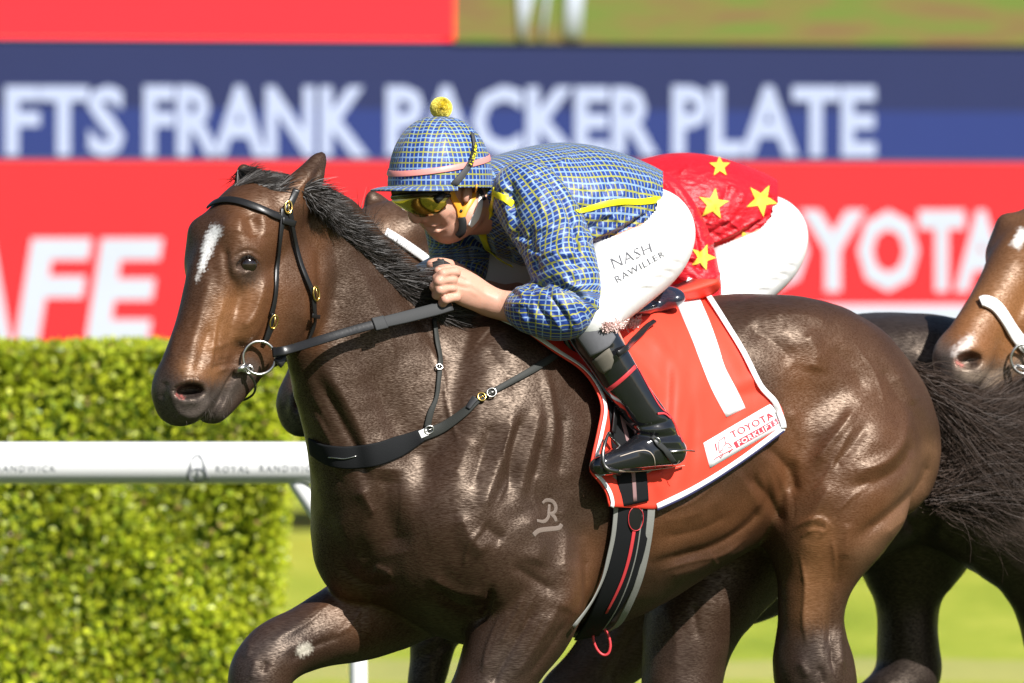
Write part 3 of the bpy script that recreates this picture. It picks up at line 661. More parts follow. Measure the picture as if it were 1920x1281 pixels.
def screen_text(name, body, x0, x1, y0, y1, out, m, parent, offset=.02, shear=0.):
    """y0/y1: photo rows of the top and foot of the letters at their left end"""
    V2, F = text2d(body, offset, shear); V = []; a = S(x0, 400, out); b = S(x1, 400, out)
    za, zb = S(x0, y1)[2], S(x0, y0)[2]
    for u, v in V2: p = a * (1 - u) + b * u; V.append((p[0], p[1], za + (zb - za) * v))
    return smooth_mesh(name, V, F, m, parent, flat=True)
ab = empty('advertising_board', 'long red advertising board with pale block lettering behind the hedge', 'board')
panel('red_face', PX0, 300, PX1, 812, 0, RED, ab, .2)
for nm, ch, x0, x1, y0, y1 in (('letter', 'A', -105, 20, 445, 640), ('letter', 'F', 28, 172, 447, 640), ('letter', 'E', 160, 305, 447, 640)):
    screen_text(nm, ch, x0, x1, y0, y1, .008, PALE, ab, .035, .16)
for ch, x0, x1 in (('T', 1285, 1385), ('O', 1385, 1515), ('Y', 1500, 1622), ('O', 1608, 1722), ('T', 1722, 1808), ('A', 1790, 1890)):
    screen_text('letter', ch, x0, x1, 394, 547, .008, PALE, ab, .045)
panel('white_stripe', 1320, 575, PX1, 612, .008, PALE, ab, .02)
lb = empty('message_screen', 'long navy LED message strip with blurred white capitals above the red board', 'screen')
panel('navy_panel', PX0, 73, PX1, 202, .02, NAVY, lb, .2); panel('blue_panel', PX0, 202, PX1, 297, .02, BLUE, lb, .2)
for wd, x0, x1 in (('FTS', 8, 232), ('FRANK', 268, 690), ('PACKER', 722, 1232), ('PLATE', 1258, 1640)):
    screen_text('lettering', wd, x0, x1, 160, 293, .027, LED_WHITE, lb, .036)
vs = empty('red_screen', 'plain bright red video screen at the top left of the photo', 'screen')
panel('picture', PX0, -260, 848, 70, .05, led_mat('bright red', (.92, .012, .022), .35, var=.03), vs, .2)
pv = empty('race_screen', 'video screen at top right showing a blurred olive field and white legs', 'screen')
def video_mat():
    m = mat('race picture', (.2, .2, .05), .5, .3); nt = m.node_tree; L = nt.links; b = nt.nodes['Principled BSDF']; tc = nt.nodes.new('ShaderNodeTexCoord')
    mp = nt.nodes.new('ShaderNodeMapping'); mp.inputs['Scale'].default_value = (.8, .8, 5); L.new(tc.outputs['Object'], mp.inputs[0])
    n = nt.nodes.new('ShaderNodeTexNoise'); n.inputs['Scale'].default_value = 2.2; n.inputs['Detail'].default_value = 4; L.new(mp.outputs[0], n.inputs[0])
    rp = nt.nodes.new('ShaderNodeValToRGB'); L.new(n.outputs['Fac'], rp.inputs[0]); e = rp.color_ramp.elements
    e[0].position = .35; e[0].color = (.13, .08, .03, 1); e[1].position = .62; e[1].color = (.09, .125, .018, 1); q = e.new(.48); q.color = (.125, .105, .025, 1)
    L.new(rp.outputs[0], b.inputs['Base Color']); L.new(rp.outputs[0], b.inputs['Emission Color']); b.inputs['Emission Strength'].default_value = .3; return m
panel('picture', 848, -260, PX1, 74, .05, video_mat(), pv, .2)
for x0, x1, w in ((955, 965, 16), (985, 962, 12), (1060, 1058, 34), (1012, 1000, 8)):
    a, b = S(x0 + 15, -60, .07), S(x1 + 10, 72, .07); N0 = np.array([math.sin(R(SYAW)), -math.cos(R(SYAW)), 0])
    ribbon('white_leg', [a, (a + b) / 2, b], N0, w * pxm(30), .01, PALE, pv)
sf = empty('screen_gantry', 'grey steel frame carrying the screens, hidden behind them', 'gantry')
for x in (-300, 900, 2300):
    a = S(x, 400, -.45); box_mesh('post', (a[0] - .12, a[1] - .1, 0), (a[0] + .12, a[1] + .1, 6.2), GREY, sf)

# running rail
RY = 3.7
def tube_text(body, x0, x1, yc, hpx, rz, rad, m, parent, name='lettering', offset=0.):
    V2, F = text2d(body, offset, 0, 1.25); V = []
    for u, v in V2:
        p = W(x0 + (x1 - x0) * u, yc + hpx * (.5 - v), RY - rad); dz = np.clip(p[2] - rz, -rad * .98, rad * .98)
        V.append((p[0], RY - math.sqrt(rad * rad - dz * dz) - .0015, p[2]))
    return smooth_mesh(name, V, F, m, parent, flat=True)
WHITE = mat('white rail plastic', (.86, .86, .85), .35, .5, var=.03, vscale=4)
INK = mat('grey print', (.30, .31, .33), .6)
rail = empty('running_rail', 'white plastic running rail with grey lettering behind the horses', 'rail')
top, bot = W(300, 829, RY)[2], W(300, 908, RY)[2]; rz, rr = (top + bot) / 2, (top - bot) / 2
tube('rail_tube', [(-5, RY, rz), (-2, RY, rz), (2, RY, rz), (6, RY, rz)], rr, WHITE, rail, seg=40)
for x in (672 - 1003, 672, 1675, 2678):
    q = W(x, 1300, RY + .1)
    tube('post', [W(x - 128, 880, RY), W(x - 108, 915, RY), W(x - 68, 975, RY + .03), W(x - 20, 1045, RY + .07), W(x - 4, 1130, RY + .1), W(x, 1260, RY + .1), (q[0], RY + .1, .3), (q[0], RY + .1, 0)], .026, WHITE, rail, seg=14, sub=6)
for x0 in (-583, -89, 405, 899, 1393, 1887):
    tube_text('ROYAL', x0, x0 + 64, 879, 12, rz, rr, INK, rail); tube_text('RANDWICK', x0 + 82, x0 + 194, 878, 12, rz, rr, INK, rail)
    cx = x0 - 35                                                             # crest: an arch holding a balloon-like ring
    def cr(pts):
        P = []
        for a, b in spline(pts, 5):
            p = W(cx + a, 878 + b, RY - rr); dz = np.clip(p[2] - rz, -rr * .97, rr * .97); P.append((p[0], RY - math.sqrt(rr * rr - dz * dz) - .001, p[2]))
        tube('crest_line', P, .0022, INK, rail, seg=5)
    cr([(-20, 24), (-14, -5), (-6, -24), (4, -26), (12, -10), (20, 22)]); cr([(-15, 8), (-14, 20), (0, 26), (13, 20), (14, 6), (0, 0), (-15, 8)]); cr([(-12, 2), (-11, -14), (0, -22), (10, -14), (12, 2)]); cr([(0, 2), (1, 12), (-2, 24)])
# ------------------------------------------------------------------ the three horses
class Nod:
    """the head's frame tipped about the poll in its own plane"""
    def __init__(s, F, ang, poll=(500, 340)): s.F, s.a, s.p = F, R(ang), poll; s.H, s.N = F.H, F.N
    def at(s, px, py, n=0.):
        dx, dy = px - s.p[0], py - s.p[1]; c, q = math.cos(s.a), math.sin(s.a)
        return s.F.at(s.p[0] + c * dx + q * dy * .85, s.p[1] - q * dx / .85 + c * dy, n)
def horse_mesh(legs, h, nod=0):
    c, q = math.cos(R(37)), math.sin(R(37)); f = Field((-1.22, -.46, .1), (1.36, .5, 2.08), h, np.array([[c, q, 0], [-q, c, 0], [0, 0, 1.]]))
    torso(f); neck(f); head(f, Nod(FH, nod) if nod else FH)
    for L in legs: leg(f, L)
    V, Q = f.mesh()
    if not nod: V = sculpt(V, Q, [(l, r_, a * 1.3) for l, r_, a in HEAD_STROKES])
    V = sculpt(V, Q, [(l, r_, a * .75) for l, r_, a in BODY_STROKES]); V = sculpt(V, Q, [(l, r_ * 1.2, a * .6) for l, r_, a in BODY_STROKES], True)
    V = sculpt(V, Q, SOFT_STROKES)
    if h < .005: V = sculpt(V, Q, VEINS)
    return V + normals(V, Q) * noise_relief(V)[:, None], Q
def paint(V, base, spots):
    PX = project(V); C = np.tile(np.array(base, float), (len(V), 1)); r = np.random.RandomState(2)
    jit = PX + np.stack([np.sin(PX[:, 1] * .9 + PX[:, 0] * .31) + r.normal(0, .8, len(V)), np.sin(PX[:, 0] * .8) + r.normal(0, 1.5, len(V))], 1) * 1.6
    for line, rad, col, amt, *fl in spots:
        w = (stroke_w(jit, line, rad, False, bool(fl)) * amt)[:, None]; C = C * (1 - w) + np.array(col) * w
    return C
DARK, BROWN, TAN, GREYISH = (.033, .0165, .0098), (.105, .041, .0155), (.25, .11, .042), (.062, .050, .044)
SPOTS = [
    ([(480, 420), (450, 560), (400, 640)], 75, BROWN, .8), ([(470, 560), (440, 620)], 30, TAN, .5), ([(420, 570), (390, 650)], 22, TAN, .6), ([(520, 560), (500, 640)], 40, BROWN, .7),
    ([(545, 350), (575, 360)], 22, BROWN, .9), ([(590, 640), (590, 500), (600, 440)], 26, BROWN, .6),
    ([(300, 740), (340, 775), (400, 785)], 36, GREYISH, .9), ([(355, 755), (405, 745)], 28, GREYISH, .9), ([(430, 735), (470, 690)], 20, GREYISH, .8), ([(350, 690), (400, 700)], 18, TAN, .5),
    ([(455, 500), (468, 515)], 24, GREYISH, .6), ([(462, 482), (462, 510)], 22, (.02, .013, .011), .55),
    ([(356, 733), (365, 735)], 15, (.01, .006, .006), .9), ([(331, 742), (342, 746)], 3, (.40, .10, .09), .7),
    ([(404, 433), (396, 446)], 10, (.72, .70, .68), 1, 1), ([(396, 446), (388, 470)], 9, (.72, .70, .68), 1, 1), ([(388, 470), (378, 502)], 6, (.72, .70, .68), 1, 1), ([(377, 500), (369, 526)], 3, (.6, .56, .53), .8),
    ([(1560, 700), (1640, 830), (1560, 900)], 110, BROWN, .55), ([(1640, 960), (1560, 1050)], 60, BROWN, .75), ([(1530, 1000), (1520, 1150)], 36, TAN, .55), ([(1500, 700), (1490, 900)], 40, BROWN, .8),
    ([(1745, 850), (1680, 980), (1620, 1040)], 24, (.17, .085, .045), .75),  # paler strip down the buttock edge: sun catching it, put into the colour
    ([(1240, 1000), (1400, 960), (1460, 900)], 60, BROWN, .75), ([(1110, 1020), (1100, 1130)], 34, BROWN, .8),
    ([(650, 1130), (690, 1160)], 45, BROWN, .6), ([(980, 960), (1050, 1000)], 90, (.040, .024, .017), .5),
    ([(555, 1190), (470, 1230), (470, 1290)], 32, (.026, .021, .021), .7), ([(950, 1240), (920, 1300)], 45, (.036, .026, .022), .7), ([(1525, 1220), (1525, 1300)], 45, (.034, .024, .021), .8), ([(1280, 1230), (1280, 1300)], 50, (.04, .026, .022), .6),
    ([(566, 1221), (575, 1215)], 9, (.50, .46, .38), 1, 1),
]
COAT = coat_mat('dark bay coat'); TAN_HAIR = mat('pale whisker', (.05, .04, .033), .6, .2); HAIR = mat('black hair', (.027, .021, .018), .48, .45, var=.6, vscale=50)
EYEM = mat('horse eye', (.012, .005, .003), .06, .8, coat=1.)
V, Q = horse_mesh((NEAR_FORE, FAR_FORE, NEAR_HIND, FAR_HIND), GRID)
nr = normals(V, Q); PXV = project(V)
V = V + nr * (stroke_w(PXV, [(563, 1223), (573, 1215)], 11, False, True) * .004 + (stroke_w(PXV, [(900, 590), (870, 560)], 16, False) * .004))[:, None]
horse = empty('racehorse', 'dark bay racehorse in front with a white blaze and red number cloth', 'horse', 'horses in the race')
horse.location = (0, 0, 0)
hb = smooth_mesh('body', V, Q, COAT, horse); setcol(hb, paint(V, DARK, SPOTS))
HB = bvh(hb)
def eyeball(parent, F, bv, nod=None):
    p_, _n = hit(bv, *project((nod or F).at(463, 496, .09)[None])[0]); c = p_ + np.array(raydir(463, 496)) * (.027 - .012); t = np.linspace(0, 2 * math.pi, 25)[:-1]; p = np.linspace(0, math.pi, 14); r = .027
    V = [c + r * np.array([math.sin(a) * math.cos(b), math.sin(a) * math.sin(b), math.cos(a)]) for a in p for b in t]
    Fq = [(i * 24 + j, i * 24 + (j + 1) % 24, (i + 1) * 24 + (j + 1) % 24, (i + 1) * 24 + j) for i in range(13) for j in range(24)]
    return smooth_mesh('eye', V, Fq, EYEM, parent)
eyeball(horse, FH, HB)
# brand on the shoulder: light hair grown over two letters on a bar
BR = mat('brand hair', (.16, .122, .10), .55, .4, bump=(300, .4, .002))
br = [[(1017, 944), (1024, 938), (1036, 940), (1042, 950), (1040, 960), (1030, 964)], [(1030, 946), (1029, 960), (1028, 970), (1020, 978), (1007, 976)], [(1032, 963), (1040, 970), (1043, 978)], [(1000, 1004), (1010, 995), (1030, 992), (1048, 990), (1053, 983)]]
for i, l in enumerate(br): strap('brand_mark', HB, l, [5, 7, 7, 7, 5] if i < 3 else [9, 9, 8], BR, horse, .0001, .0005)
# mane: crest line, hair blown back and over to the near side
def crest(t): return np.stack([np.interp(t, [0, .2, .45, .7, 1], [575, 625, 690, 750, 822]), np.interp(t, [0, .2, .45, .7, 1], [362, 404, 480, 532, 588])], 1)
def lock(name, n, t0, t1, ang, ln, curl, w, seed, n_=(-.015, .028), rootoff=(0, 0), out=.25, droop=.0, parent=horse, jit=.25, fan=0.):
    r = np.random.RandomState(seed); t = r.uniform(t0, t1, n); c = crest(t) + np.array(rootoff) + r.normal(0, 3, (n, 2)); nn = r.uniform(*n_, n)
    P = np.array([FB.at(c[i, 0], c[i, 1], nn[i]) for i in range(n)])
    cl = np.sin(t * 61 + seed) * .5 + np.sin(t * 137) * .3
    a = np.radians(ang + fan * (t - .5) * 2 + np.degrees(jit * (r.normal(0, .6, n) + cl)))
    D = np.outer(np.cos(a), -FB.H) + np.outer(np.sin(a), [0, 0, 1]) + np.outer(out + r.normal(0, .12, n), FB.N)
    D /= np.linalg.norm(D, axis=1, keepdims=True)
    return strands(name, P, D, ln * r.uniform(.6, 1.2, n) * (1 + .25 * cl), curl, w, HAIR, parent, 6, droop, seed, clump=None)
# near-side fringe rooted on the neck itself, combed back by the wind
NEARL = [(572, 368), (600, 404), (640, 440), (690, 484), (735, 532), (775, 570), (818, 600)]
def fringe(name, n, t0, t1, a0, a1, ln, curl, w, seed, up=0, out=.3, droop=.0, parent=None):
    r = np.random.RandomState(seed); L = spline(NEARL, 6); P, D, T = [], [], []
    N0 = FB.N; tt = np.sort(r.uniform(t0, t1, n))
    for t in tt:
        x = np.interp(t, np.linspace(0, 1, len(L)), L[:, 0]) + r.normal(0, 2.5); y = np.interp(t, np.linspace(0, 1, len(L)), L[:, 1]) - abs(r.normal(0, 7)) - up
        p, n_ = hit(HB, x, y, .0015)
        if p is None: continue
        c = math.sin(t * 90 + seed) * .6 + math.sin(t * 211 + seed * 2) * .4
        a = R(a0 + (a1 - a0) * t + 24 * c + r.normal(0, 4)); d = -FB.H * math.cos(a) + np.array([0, 0, 1]) * math.sin(a) + N0 * (out + r.normal(0, .05) + .12 * c)
        P.append(p); D.append(d / np.linalg.norm(d)); T.append(ln * (1 + .3 * c) * r.uniform(.65, 1.2))
    return strands(name, P, D, T, curl, w, HAIR, parent, 7, droop, seed, .12)
mane = fringe('mane', 3400, 0, 1, 4, -2, .058, .05, .0024, 11, 0, .30, .06, horse)
fringe('mane_lock', 3400, .0, 1, 16, 4, .062, .06, .0024, 12, 7, .18, .08, mane)
fringe('mane_lock', 1500, .0, 1, 24, 8, .052, .07, .0022, 13, 14, .08, .12, mane)
fringe('mane_lock', 2200, .60, 1, -12, -6, .105, .05, .0024, 14, 2, .28, .02, mane)
fringe('mane_lock', 1300, .0, .22, -24, 10, .062, .22, .0024, 18, 0, .4, .08, mane)
for k, a in enumerate([dict(n=900, t0=.0, t1=1., ang=14, ln=.042, curl=.10, w=.0024, seed=22, out=.05, droop=.12), dict(n=380, t0=.30, t1=.62, ang=58, ln=.08, curl=.10, w=.0022, seed=15, out=.05, jit=.4),
                       dict(n=12, t0=.3, t1=.52, ang=78, ln=.13, curl=.05, w=.0034, seed=16, out=.0, jit=.6), dict(n=7, t0=.02, t1=.06, ang=70, ln=.08, curl=.05, w=.0034, seed=17, out=.0, jit=.3)]):
    o = lock('mane_lock', **a); o.parent = mane
r_ = np.random.RandomState(21); n = 3600                                     # forelock swept back between the ears
P, D = [], []
for i in range(n):
    a = r_.uniform(0, 1); x = 446 + 80 * a + r_.normal(0, 3); y = 344 - 26 * (1 - abs(a - .3)) + r_.uniform(-6, 24); p, n_ = hit(HB, x, y, .001)
    if p is None: continue
    c_ = math.sin(x * .55) + math.sin(x * .23 + y * .1); d = -FH.H * .8 + FH.N * (.12 + .1 * c_) + np.array([0, 0, -.10 - .16 * c_ - (.2 if x < 475 else 0)]); d -= n_ * (d @ n_); d = d / np.linalg.norm(d) + n_ * .10; P.append(p); D.append(d / np.linalg.norm(d))
strands('forelock', P, D, r_.uniform(.03, .065, len(P)), .06, .0020, HAIR, horse, 5, .03, 21)
# lashes over the eye, whiskers on the chin and lip
P, D = [], []
for i in range(46):
    t = i / 45; x = 443 + 42 * t; y = 493 - 15 * math.sin(t * 3.0); p, n_ = hit(HB, x, y, .001)
    if p is not None: P.append(p); D.append(n_ * .8 + np.array([-.35, -.2, -.55]) * .7 + r_.normal(0, .08, 3))
D = np.array(D); strands('lashes', P, D / np.linalg.norm(D, axis=1, keepdims=True), r_.uniform(.008, .014, len(P)), .02, .0012, HAIR, horse, 4, -.05, 51)
P, D = [], []
for i in range(34):
    x, y = (r_.uniform(330, 425), r_.uniform(762, 792)) if i < 22 else (r_.uniform(385, 435), r_.uniform(740, 780)); p, n_ = hit(HB, x, y, .0)
    if p is not None: P.append(p); D.append(n_ * .5 + np.array([-.1, 0, -.7]) + r_.normal(0, .25, 3))
D = np.array(D); strands('whiskers', P, D / np.linalg.norm(D, axis=1, keepdims=True), r_.uniform(.012, .035, len(P)), .05, .0009, TAN_HAIR, horse, 4, .05, 52)
# tail: streams back from the dock
def tail(name, parent, seed, n=14000):
    r = np.random.RandomState(seed); K = 90; cl = r.randint(0, K, n); u = r.uniform(0, 1, n)
    path = spline([FB.at(1705, 700, 0), FB.at(1736, 752, 0), FB.at(1762, 822, .01), FB.at(1768, 885, .02), FB.at(1748, 945, .02)], 6)
    t = u * (len(path) - 1.001); i = t.astype(int); P = path[i] + (path[i + 1] - path[i]) * (t - i)[:, None] + r.normal(0, .012, (n, 3))
    cu = r.uniform(0, 1, K); dz = r.normal(.09, .22, K); cd = np.stack([r.normal(0, .1, K), r.normal(0, .18, K), dz], 1)[cl]
    D = np.tile(-FB.H, (n, 1)) * .9 + cd + r.normal(0, .07, (n, 3)) - np.outer(np.where(u < .4, .75, .02), [0, 0, 1]); D /= np.linalg.norm(D, axis=1, keepdims=True)
    ph = r.uniform(0, 6.28, K)[cl]; am = r.uniform(.15, .5, K)[cl]; ax = np.stack([0 * ph, r.normal(0, .3, n), np.sign(np.sin(ph)) * am], 1)
    return strands(name, P, D, r.uniform(.14, .38, n) * (1 + .3 * np.sin(ph)), .42, .0019, TAILM, parent, 11, .006, seed, .25, clump=ax)
TAILM = mat('tail hair', (.042, .027, .020), .58, .25, var=.6, vscale=45)
tl = tail('tail', horse, 31)
tube('dock', [FB.at(1680, 705, 0), FB.at(1708, 722, 0), FB.at(1740, 765, 0), FB.at(1768, 830, .01)], [.040, .034, .024, .012], HAIR, tl, seg=14, sub=5)

# second horse, on the far side, mostly hidden
SH2 = np.array([.25, 1.25, -.055])
N2F = [(1005, 1080, 0.165, 94), (980, 1150, 0.17, 74), (931, 1215, 0.16, 54), (876, 1278, 0.15, 42), (836, 1330, 0.15, 44), (811, 1390, 0.15, 34), (751, 1500, 0.15, 30), (711, 1580, 0.15, 40), (671, 1620, 0.15, 30), (641, 1660, 0.15, 44)]
F2F = [(790, 1090, -0.13, 78), (717, 1120, -0.14, 56), (634, 1150, -0.15, 32), (564, 1180, -0.15, 26), (554, 1240, -0.15, 19), (542, 1320, -0.15, 16), (554, 1440, -0.15, 17), (569, 1500, -0.15, 24), (594, 1560, -0.15, 17), (604, 1600, -0.15, 26)]
N2H = [(1570, 860, 0.13, 152), (1638, 950, 0.15, 112), (1698, 1030, 0.16, 82), (1724, 1120, 0.16, 62), (1738, 1200, 0.16, 56), (1748, 1290, 0.16, 56), (1781, 1380, 0.16, 44), (1841, 1480, 0.16, 34), (1876, 1560, 0.16, 42), (1866, 1620, 0.16, 30), (1836, 1660, 0.16, 46)]
F2H = [(1430, 900, -0.13, 145), (1434, 1000, -0.15, 100), (1422, 1060, -0.15, 58), (1424, 1105, -0.15, 40), (1423, 1170, -0.15, 37), (1424, 1225, -0.15, 39), (1422, 1278, -0.15, 40), (1357, 1325, -0.15, 29), (1272, 1375, -0.15, 28), (1222, 1420, -0.15, 35), (1192, 1450, -0.15, 27), (1162, 1480, -0.15, 38)]
V2, Q2 = horse_mesh((N2F, F2F, N2H, F2H), .0095)
horse2 = empty('racehorse', 'very dark racehorse on the far side, mostly hidden, carrying the rider in red', 'horse', 'horses in the race')
M2 = Matrix.Rotation(R(-8), 4, 'Z'); _pv = Vector(FH.at(310, 745, 0)); horse2.location = Vector(SH2) + _pv - M2 @ _pv; horse2.rotation_euler.z = R(-8); M2 = Matrix.Translation(horse2.location) @ M2
h2 = smooth_mesh('body', V2, Q2, COAT, horse2); setcol(h2, paint(V2, (.024, .017, .0145), [([(480, 420), (450, 560), (400, 640)], 95, (.12, .058, .03), .9), ([(300, 740), (340, 775), (400, 785)], 40, (.04, .036, .036), .9), ([(1010, 1120), (960, 1180), (860, 1280)], 75, (.115, .07, .05), .9)]))  # last spot lightens the near foreleg, sunlight painted into its coat
r_ = np.random.RandomState(5)
_m = lock('mane', 1500, .02, 1., 10, .11, .1, .006, 41, parent=horse2, out=.4, droop=.12)
tail('tail', horse2, 32, 1200)
# third horse, entering at the right edge
SH3 = np.array([2.02, 1.7, -.045])
V3, Q3 = horse_mesh((NEAR_FORE, FAR_FORE, NEAR_HIND, FAR_HIND), .0085, nod=-18)
horse3 = empty('racehorse', 'bright bay racehorse at the right edge wearing a white noseband', 'horse', 'horses in the race')
horse3.location = Vector(SH3)
ND = Nod(FH, -18)
def nodpx(*pts): return [tuple(project(ND.at(*p)[None])[0]) for p in pts]
h3 = smooth_mesh('body', V3, Q3, COAT, horse3)
CH, CH2 = (.22, .092, .032), (.18, .07, .024)
setcol(h3, paint(V3, (.03, .02, .017), [(nodpx((500, 400), (450, 560), (400, 650)), 120, CH, .95), (nodpx((560, 500), (540, 600)), 90, CH, .95), (nodpx((360, 690), (330, 720)), 55, CH2, .8),
    (nodpx((300, 745), (340, 785), (400, 785)), 34, (.11, .095, .085), .95), (nodpx((355, 760), (405, 755)), 30, (.22, .17, .13), .9), (nodpx((430, 735), (470, 690)), 18, (.2, .15, .11), .8),
    (nodpx((356, 733), (368, 735)), 14, (.012, .006, .006), .95), (nodpx((333, 742), (342, 746)), 5, (.5, .16, .14), .9), (nodpx((345, 690), (322, 728)), 8, (.7, .62, .58), .9), (nodpx((404, 440), (396, 465)), 9, (.8, .77, .73), 1, 1)]))

lock('mane', 1200, .02, 1., 10, .11, .1, .006, 43, parent=horse3, out=.4, droop=.12)
# ------------------------------------------------------------------ jockeys
FJ = Frame(45, *FB.at(850, 350, 0)[:2])
SKIN = mat('skin', (.60, .32, .23), .5, .4, bump=(140, .25, .001), var=.12, vscale=30)
nt_, lk_, pb_ = nodes_of(SKIN)[0], nodes_of(SKIN)[1], nodes_of(SKIN)[2]; pb_.inputs['Subsurface Weight'].default_value = .15; pb_.inputs['Subsurface Radius'].default_value = (.02, .008, .005); pb_.inputs['Subsurface Scale'].default_value = .3
CHECK = check_mat('checked silk'); BREECH = mat('white breeches', (.80, .79, .78), .6, .3, bump=(18, .25, .008, (1, 1, .5)))
YELLOW = mat('yellow piping', (.78, .70, .01), .45, .4, bump=(90, .2, .002)); PINK = mat('pink band', (.74, .27, .24), .45, .4, bump=(90, .2, .002))
BLACKP = mat('black patent boot', (.010, .010, .012), .10, .6, coat=1., bump=(20, .10, .006)); GREYL = mat('grey suede', (.13, .13, .14), .8, .2, var=.15, vscale=80)
OLIVE = mat('olive patch', (.14, .125, .10), .75, .2, var=.15, vscale=90); REDT = mat('red trim', (.62, .05, .06), .4, .4)
BLACKR = mat('black rubber', (.02, .02, .022), .5, .4); ORANGE = mat('orange strap', (.80, .36, .03), .4, .4)
METAL = mat('worn steel', (.62, .60, .57), .28, .5, metal=1., bump=(60, .1, .001)); BRASS = mat('brass', (.80, .55, .16), .25, .5, metal=1.)
PROFILE_R = 1
def jockey_body():
    f = Field((-.42, -.47, 1.02), (.58, .95, 2.12), .0038)
    f.chain(FB, [(955, 375, 0, 62), (1010, 392, 0, 84), (1100, 397, 0, 88), (1190, 415, 0, 72)], k=.04, sq=1.4)
    f.chain(FB, [(870, 395, 0, 40), (905, 382, 0, 46), (950, 372, 0, 56)], k=.03)                   # neck
    for s_ in (1, -1):
        q = 560 * (s_ - 1)
        f.chain(FB, [(1215 + q * .11, 440, .11 * s_, 68), (1165 + q * .2, 512, .2 * s_, 54), (1098 + q * .27, 582, .27 * s_, 42), (1140 + q * .3, 670, .31 * s_, 30), (1200 + q * .3, 775, .32 * s_, 26)], k=.04)
    # near arm
    f.chain(FB, [(985, 372, .17, 46), (1040, 450, .24, 42), (1065, 530, .28, 40), (1072, 588, .30, 34), (1020, 584, .27, 32), (965, 577, .2, 24), (930, 570, .165, 19.5), (905, 560, .15, 22)], k=.02, sub=4)
    f.chain(FB, [(845, 395, -.18, 40), (855, 445, -.21, 30), (860, 505, -.21, 26), (848, 528, -.17, 20)], k=.02)
    # head: face looking down and left under the peak
    F = FJ
    f.chain(F, [(845, 340, 0, 62), (815, 352, 0, 54)], k=.03, sq=.85)
    f.chain(F, [(814, 376, 0, 42), (822, 404, 0, 31), (838, 424, 0, 18)], k=.02, sq=.95)
    f.chain(F, [(838, 360, 0, 58), (850, 398, 0, 38), (838, 430, 0, 15)], k=.03, sq=.8)
    for s_ in (1, -1):
        d = lambda a: a * 560 * (s_ - 1)
        f.chain(F, [(884 + d(.052), 392, .052 * s_, 18), (874 + d(.05), 412, .05 * s_, 13), (850 + d(.02), 434, .02 * s_, 12)], k=.03)
        f.ball(F, 830 + d(.042), 396, .042 * s_, 22, 14, .016, -20, k=.025)
        f.ball(F, 876 + d(.078), 362, .078 * s_, 11, 19, .010, -15, k=.006)
        f.ball(F, 795 + d(.012), 411, .012 * s_, 9, 7, .008, -30, k=.006)
    f.ball(F, 874, 364, .091, 5, 11, .007, -15, k=.004, op='sub')
    f.chain(F, [(780, 378, 0, 8), (774, 396, 0, 8.5), (780, 410, 0, 10)], k=.008); f.chain(F, [(800, 405, 0, 14), (790, 398, 0, 10)], k=.012)                     # nose
    f.chain(F, [(804, 424, .0, 8), (814, 424, .022, 5)], k=.008); f.chain(F, [(812, 434, .0, 8), (820, 432, .02, 5)], k=.008)   # lips
    f.ball(F, 833, 441, 0, 13, 9, .018, -30, k=.015)                                                  # chin
    # hands: fists on the reins
    def hand(ox, oy, on_, m=1):
        P = lambda x, y, n: (x + ox, y + oy, .15 + on_ + n * m)
        f.chain(FB, [(*P(905, 558, 0), 24, .75), (*P(880, 545, .0), 28, .62), (*P(856, 533, -.004), 28, .5)], k=.016)
        for (ax, ay), (bx, by), (cx, cy), (dx_, dy_), r0 in (((852, 511), (830, 514), (819, 522), (832, 531), 10.5), ((846, 524), (823, 528), (814, 538), (828, 546), 10.8), ((846, 540), (825, 544), (818, 553), (832, 559), 10.2), ((853, 556), (835, 562), (829, 569), (842, 573), 9.3)):
            for (x0, y0, n0), (x1, y1, n1), ra, rb in (((ax, ay, .016), (bx, by, .019), r0, r0 * .92), ((bx, by, .019), (cx, cy, .003), r0 * .92, r0 * .86), ((cx, cy, .003), (dx_, dy_, -.018), r0 * .86, r0 * .78)):
                a, b = FB.at(*P(x0, y0, n0)), FB.at(*P(x1, y1, n1)); u = pxm(a[1]); f.cap(a, b, ra * u, rb * u, .002)
            f.ball(FB, *P(ax + 3, ay + 1, .02), 9, 9, .008, 0, k=.008)                               # knuckle
        f.chain(FB, [(*P(884, 528, -.02), 15), (*P(858, 512, -.03), 12), (*P(838, 507, -.03), 10.5), (*P(822, 508, -.022), 9)], k=.006)   # thumb along the top
    hand(0, 0, 0); hand(-14, -12, -.17, -1)
    V, Q = f.mesh(1)
    return sculpt(V, Q, [([(798, 425), (808, 430), (822, 428), (832, 424)], 3.2, -7), ([(800, 432), (812, 437), (826, 433)], 4, 2), ([(795, 414), (808, 419), (822, 418)], 4, -2.5), ([(815, 400), (826, 416), (832, 430)], 5, -2.5),
                         ([(820, 442), (836, 436)], 4, -2), ([(840, 405), (860, 420)], 7, -2.5), ([(786, 414), (792, 416)], 3, -2.5), ([(852, 400), (862, 385)], 8, 1.5),
                         ([(838, 519), (858, 519), (880, 530)], 3, -3.2), ([(835, 535), (858, 536), (880, 542)], 3, -3), ([(838, 550), (860, 550)], 3, -2.6), ([(858, 515), (900, 545), (930, 560)], 4, 1.4), ([(856, 531), (900, 556)], 4, 1.2), ([(940, 560), (980, 572)], 5, 1.2)]), Q
ARM = [(985, 362, .19, 62), (1036, 440, .25, 55), (1058, 510, .29, 50), (1070, 568, .31, 43), (1046, 584, .30, 39), (1006, 580, .265, 32), (980, 577, .225, 25)]
FARARM = [(850, 390, -.18, 56), (858, 445, -.20, 45), (862, 492, -.20, 43), (860, 526, -.19, 34)]
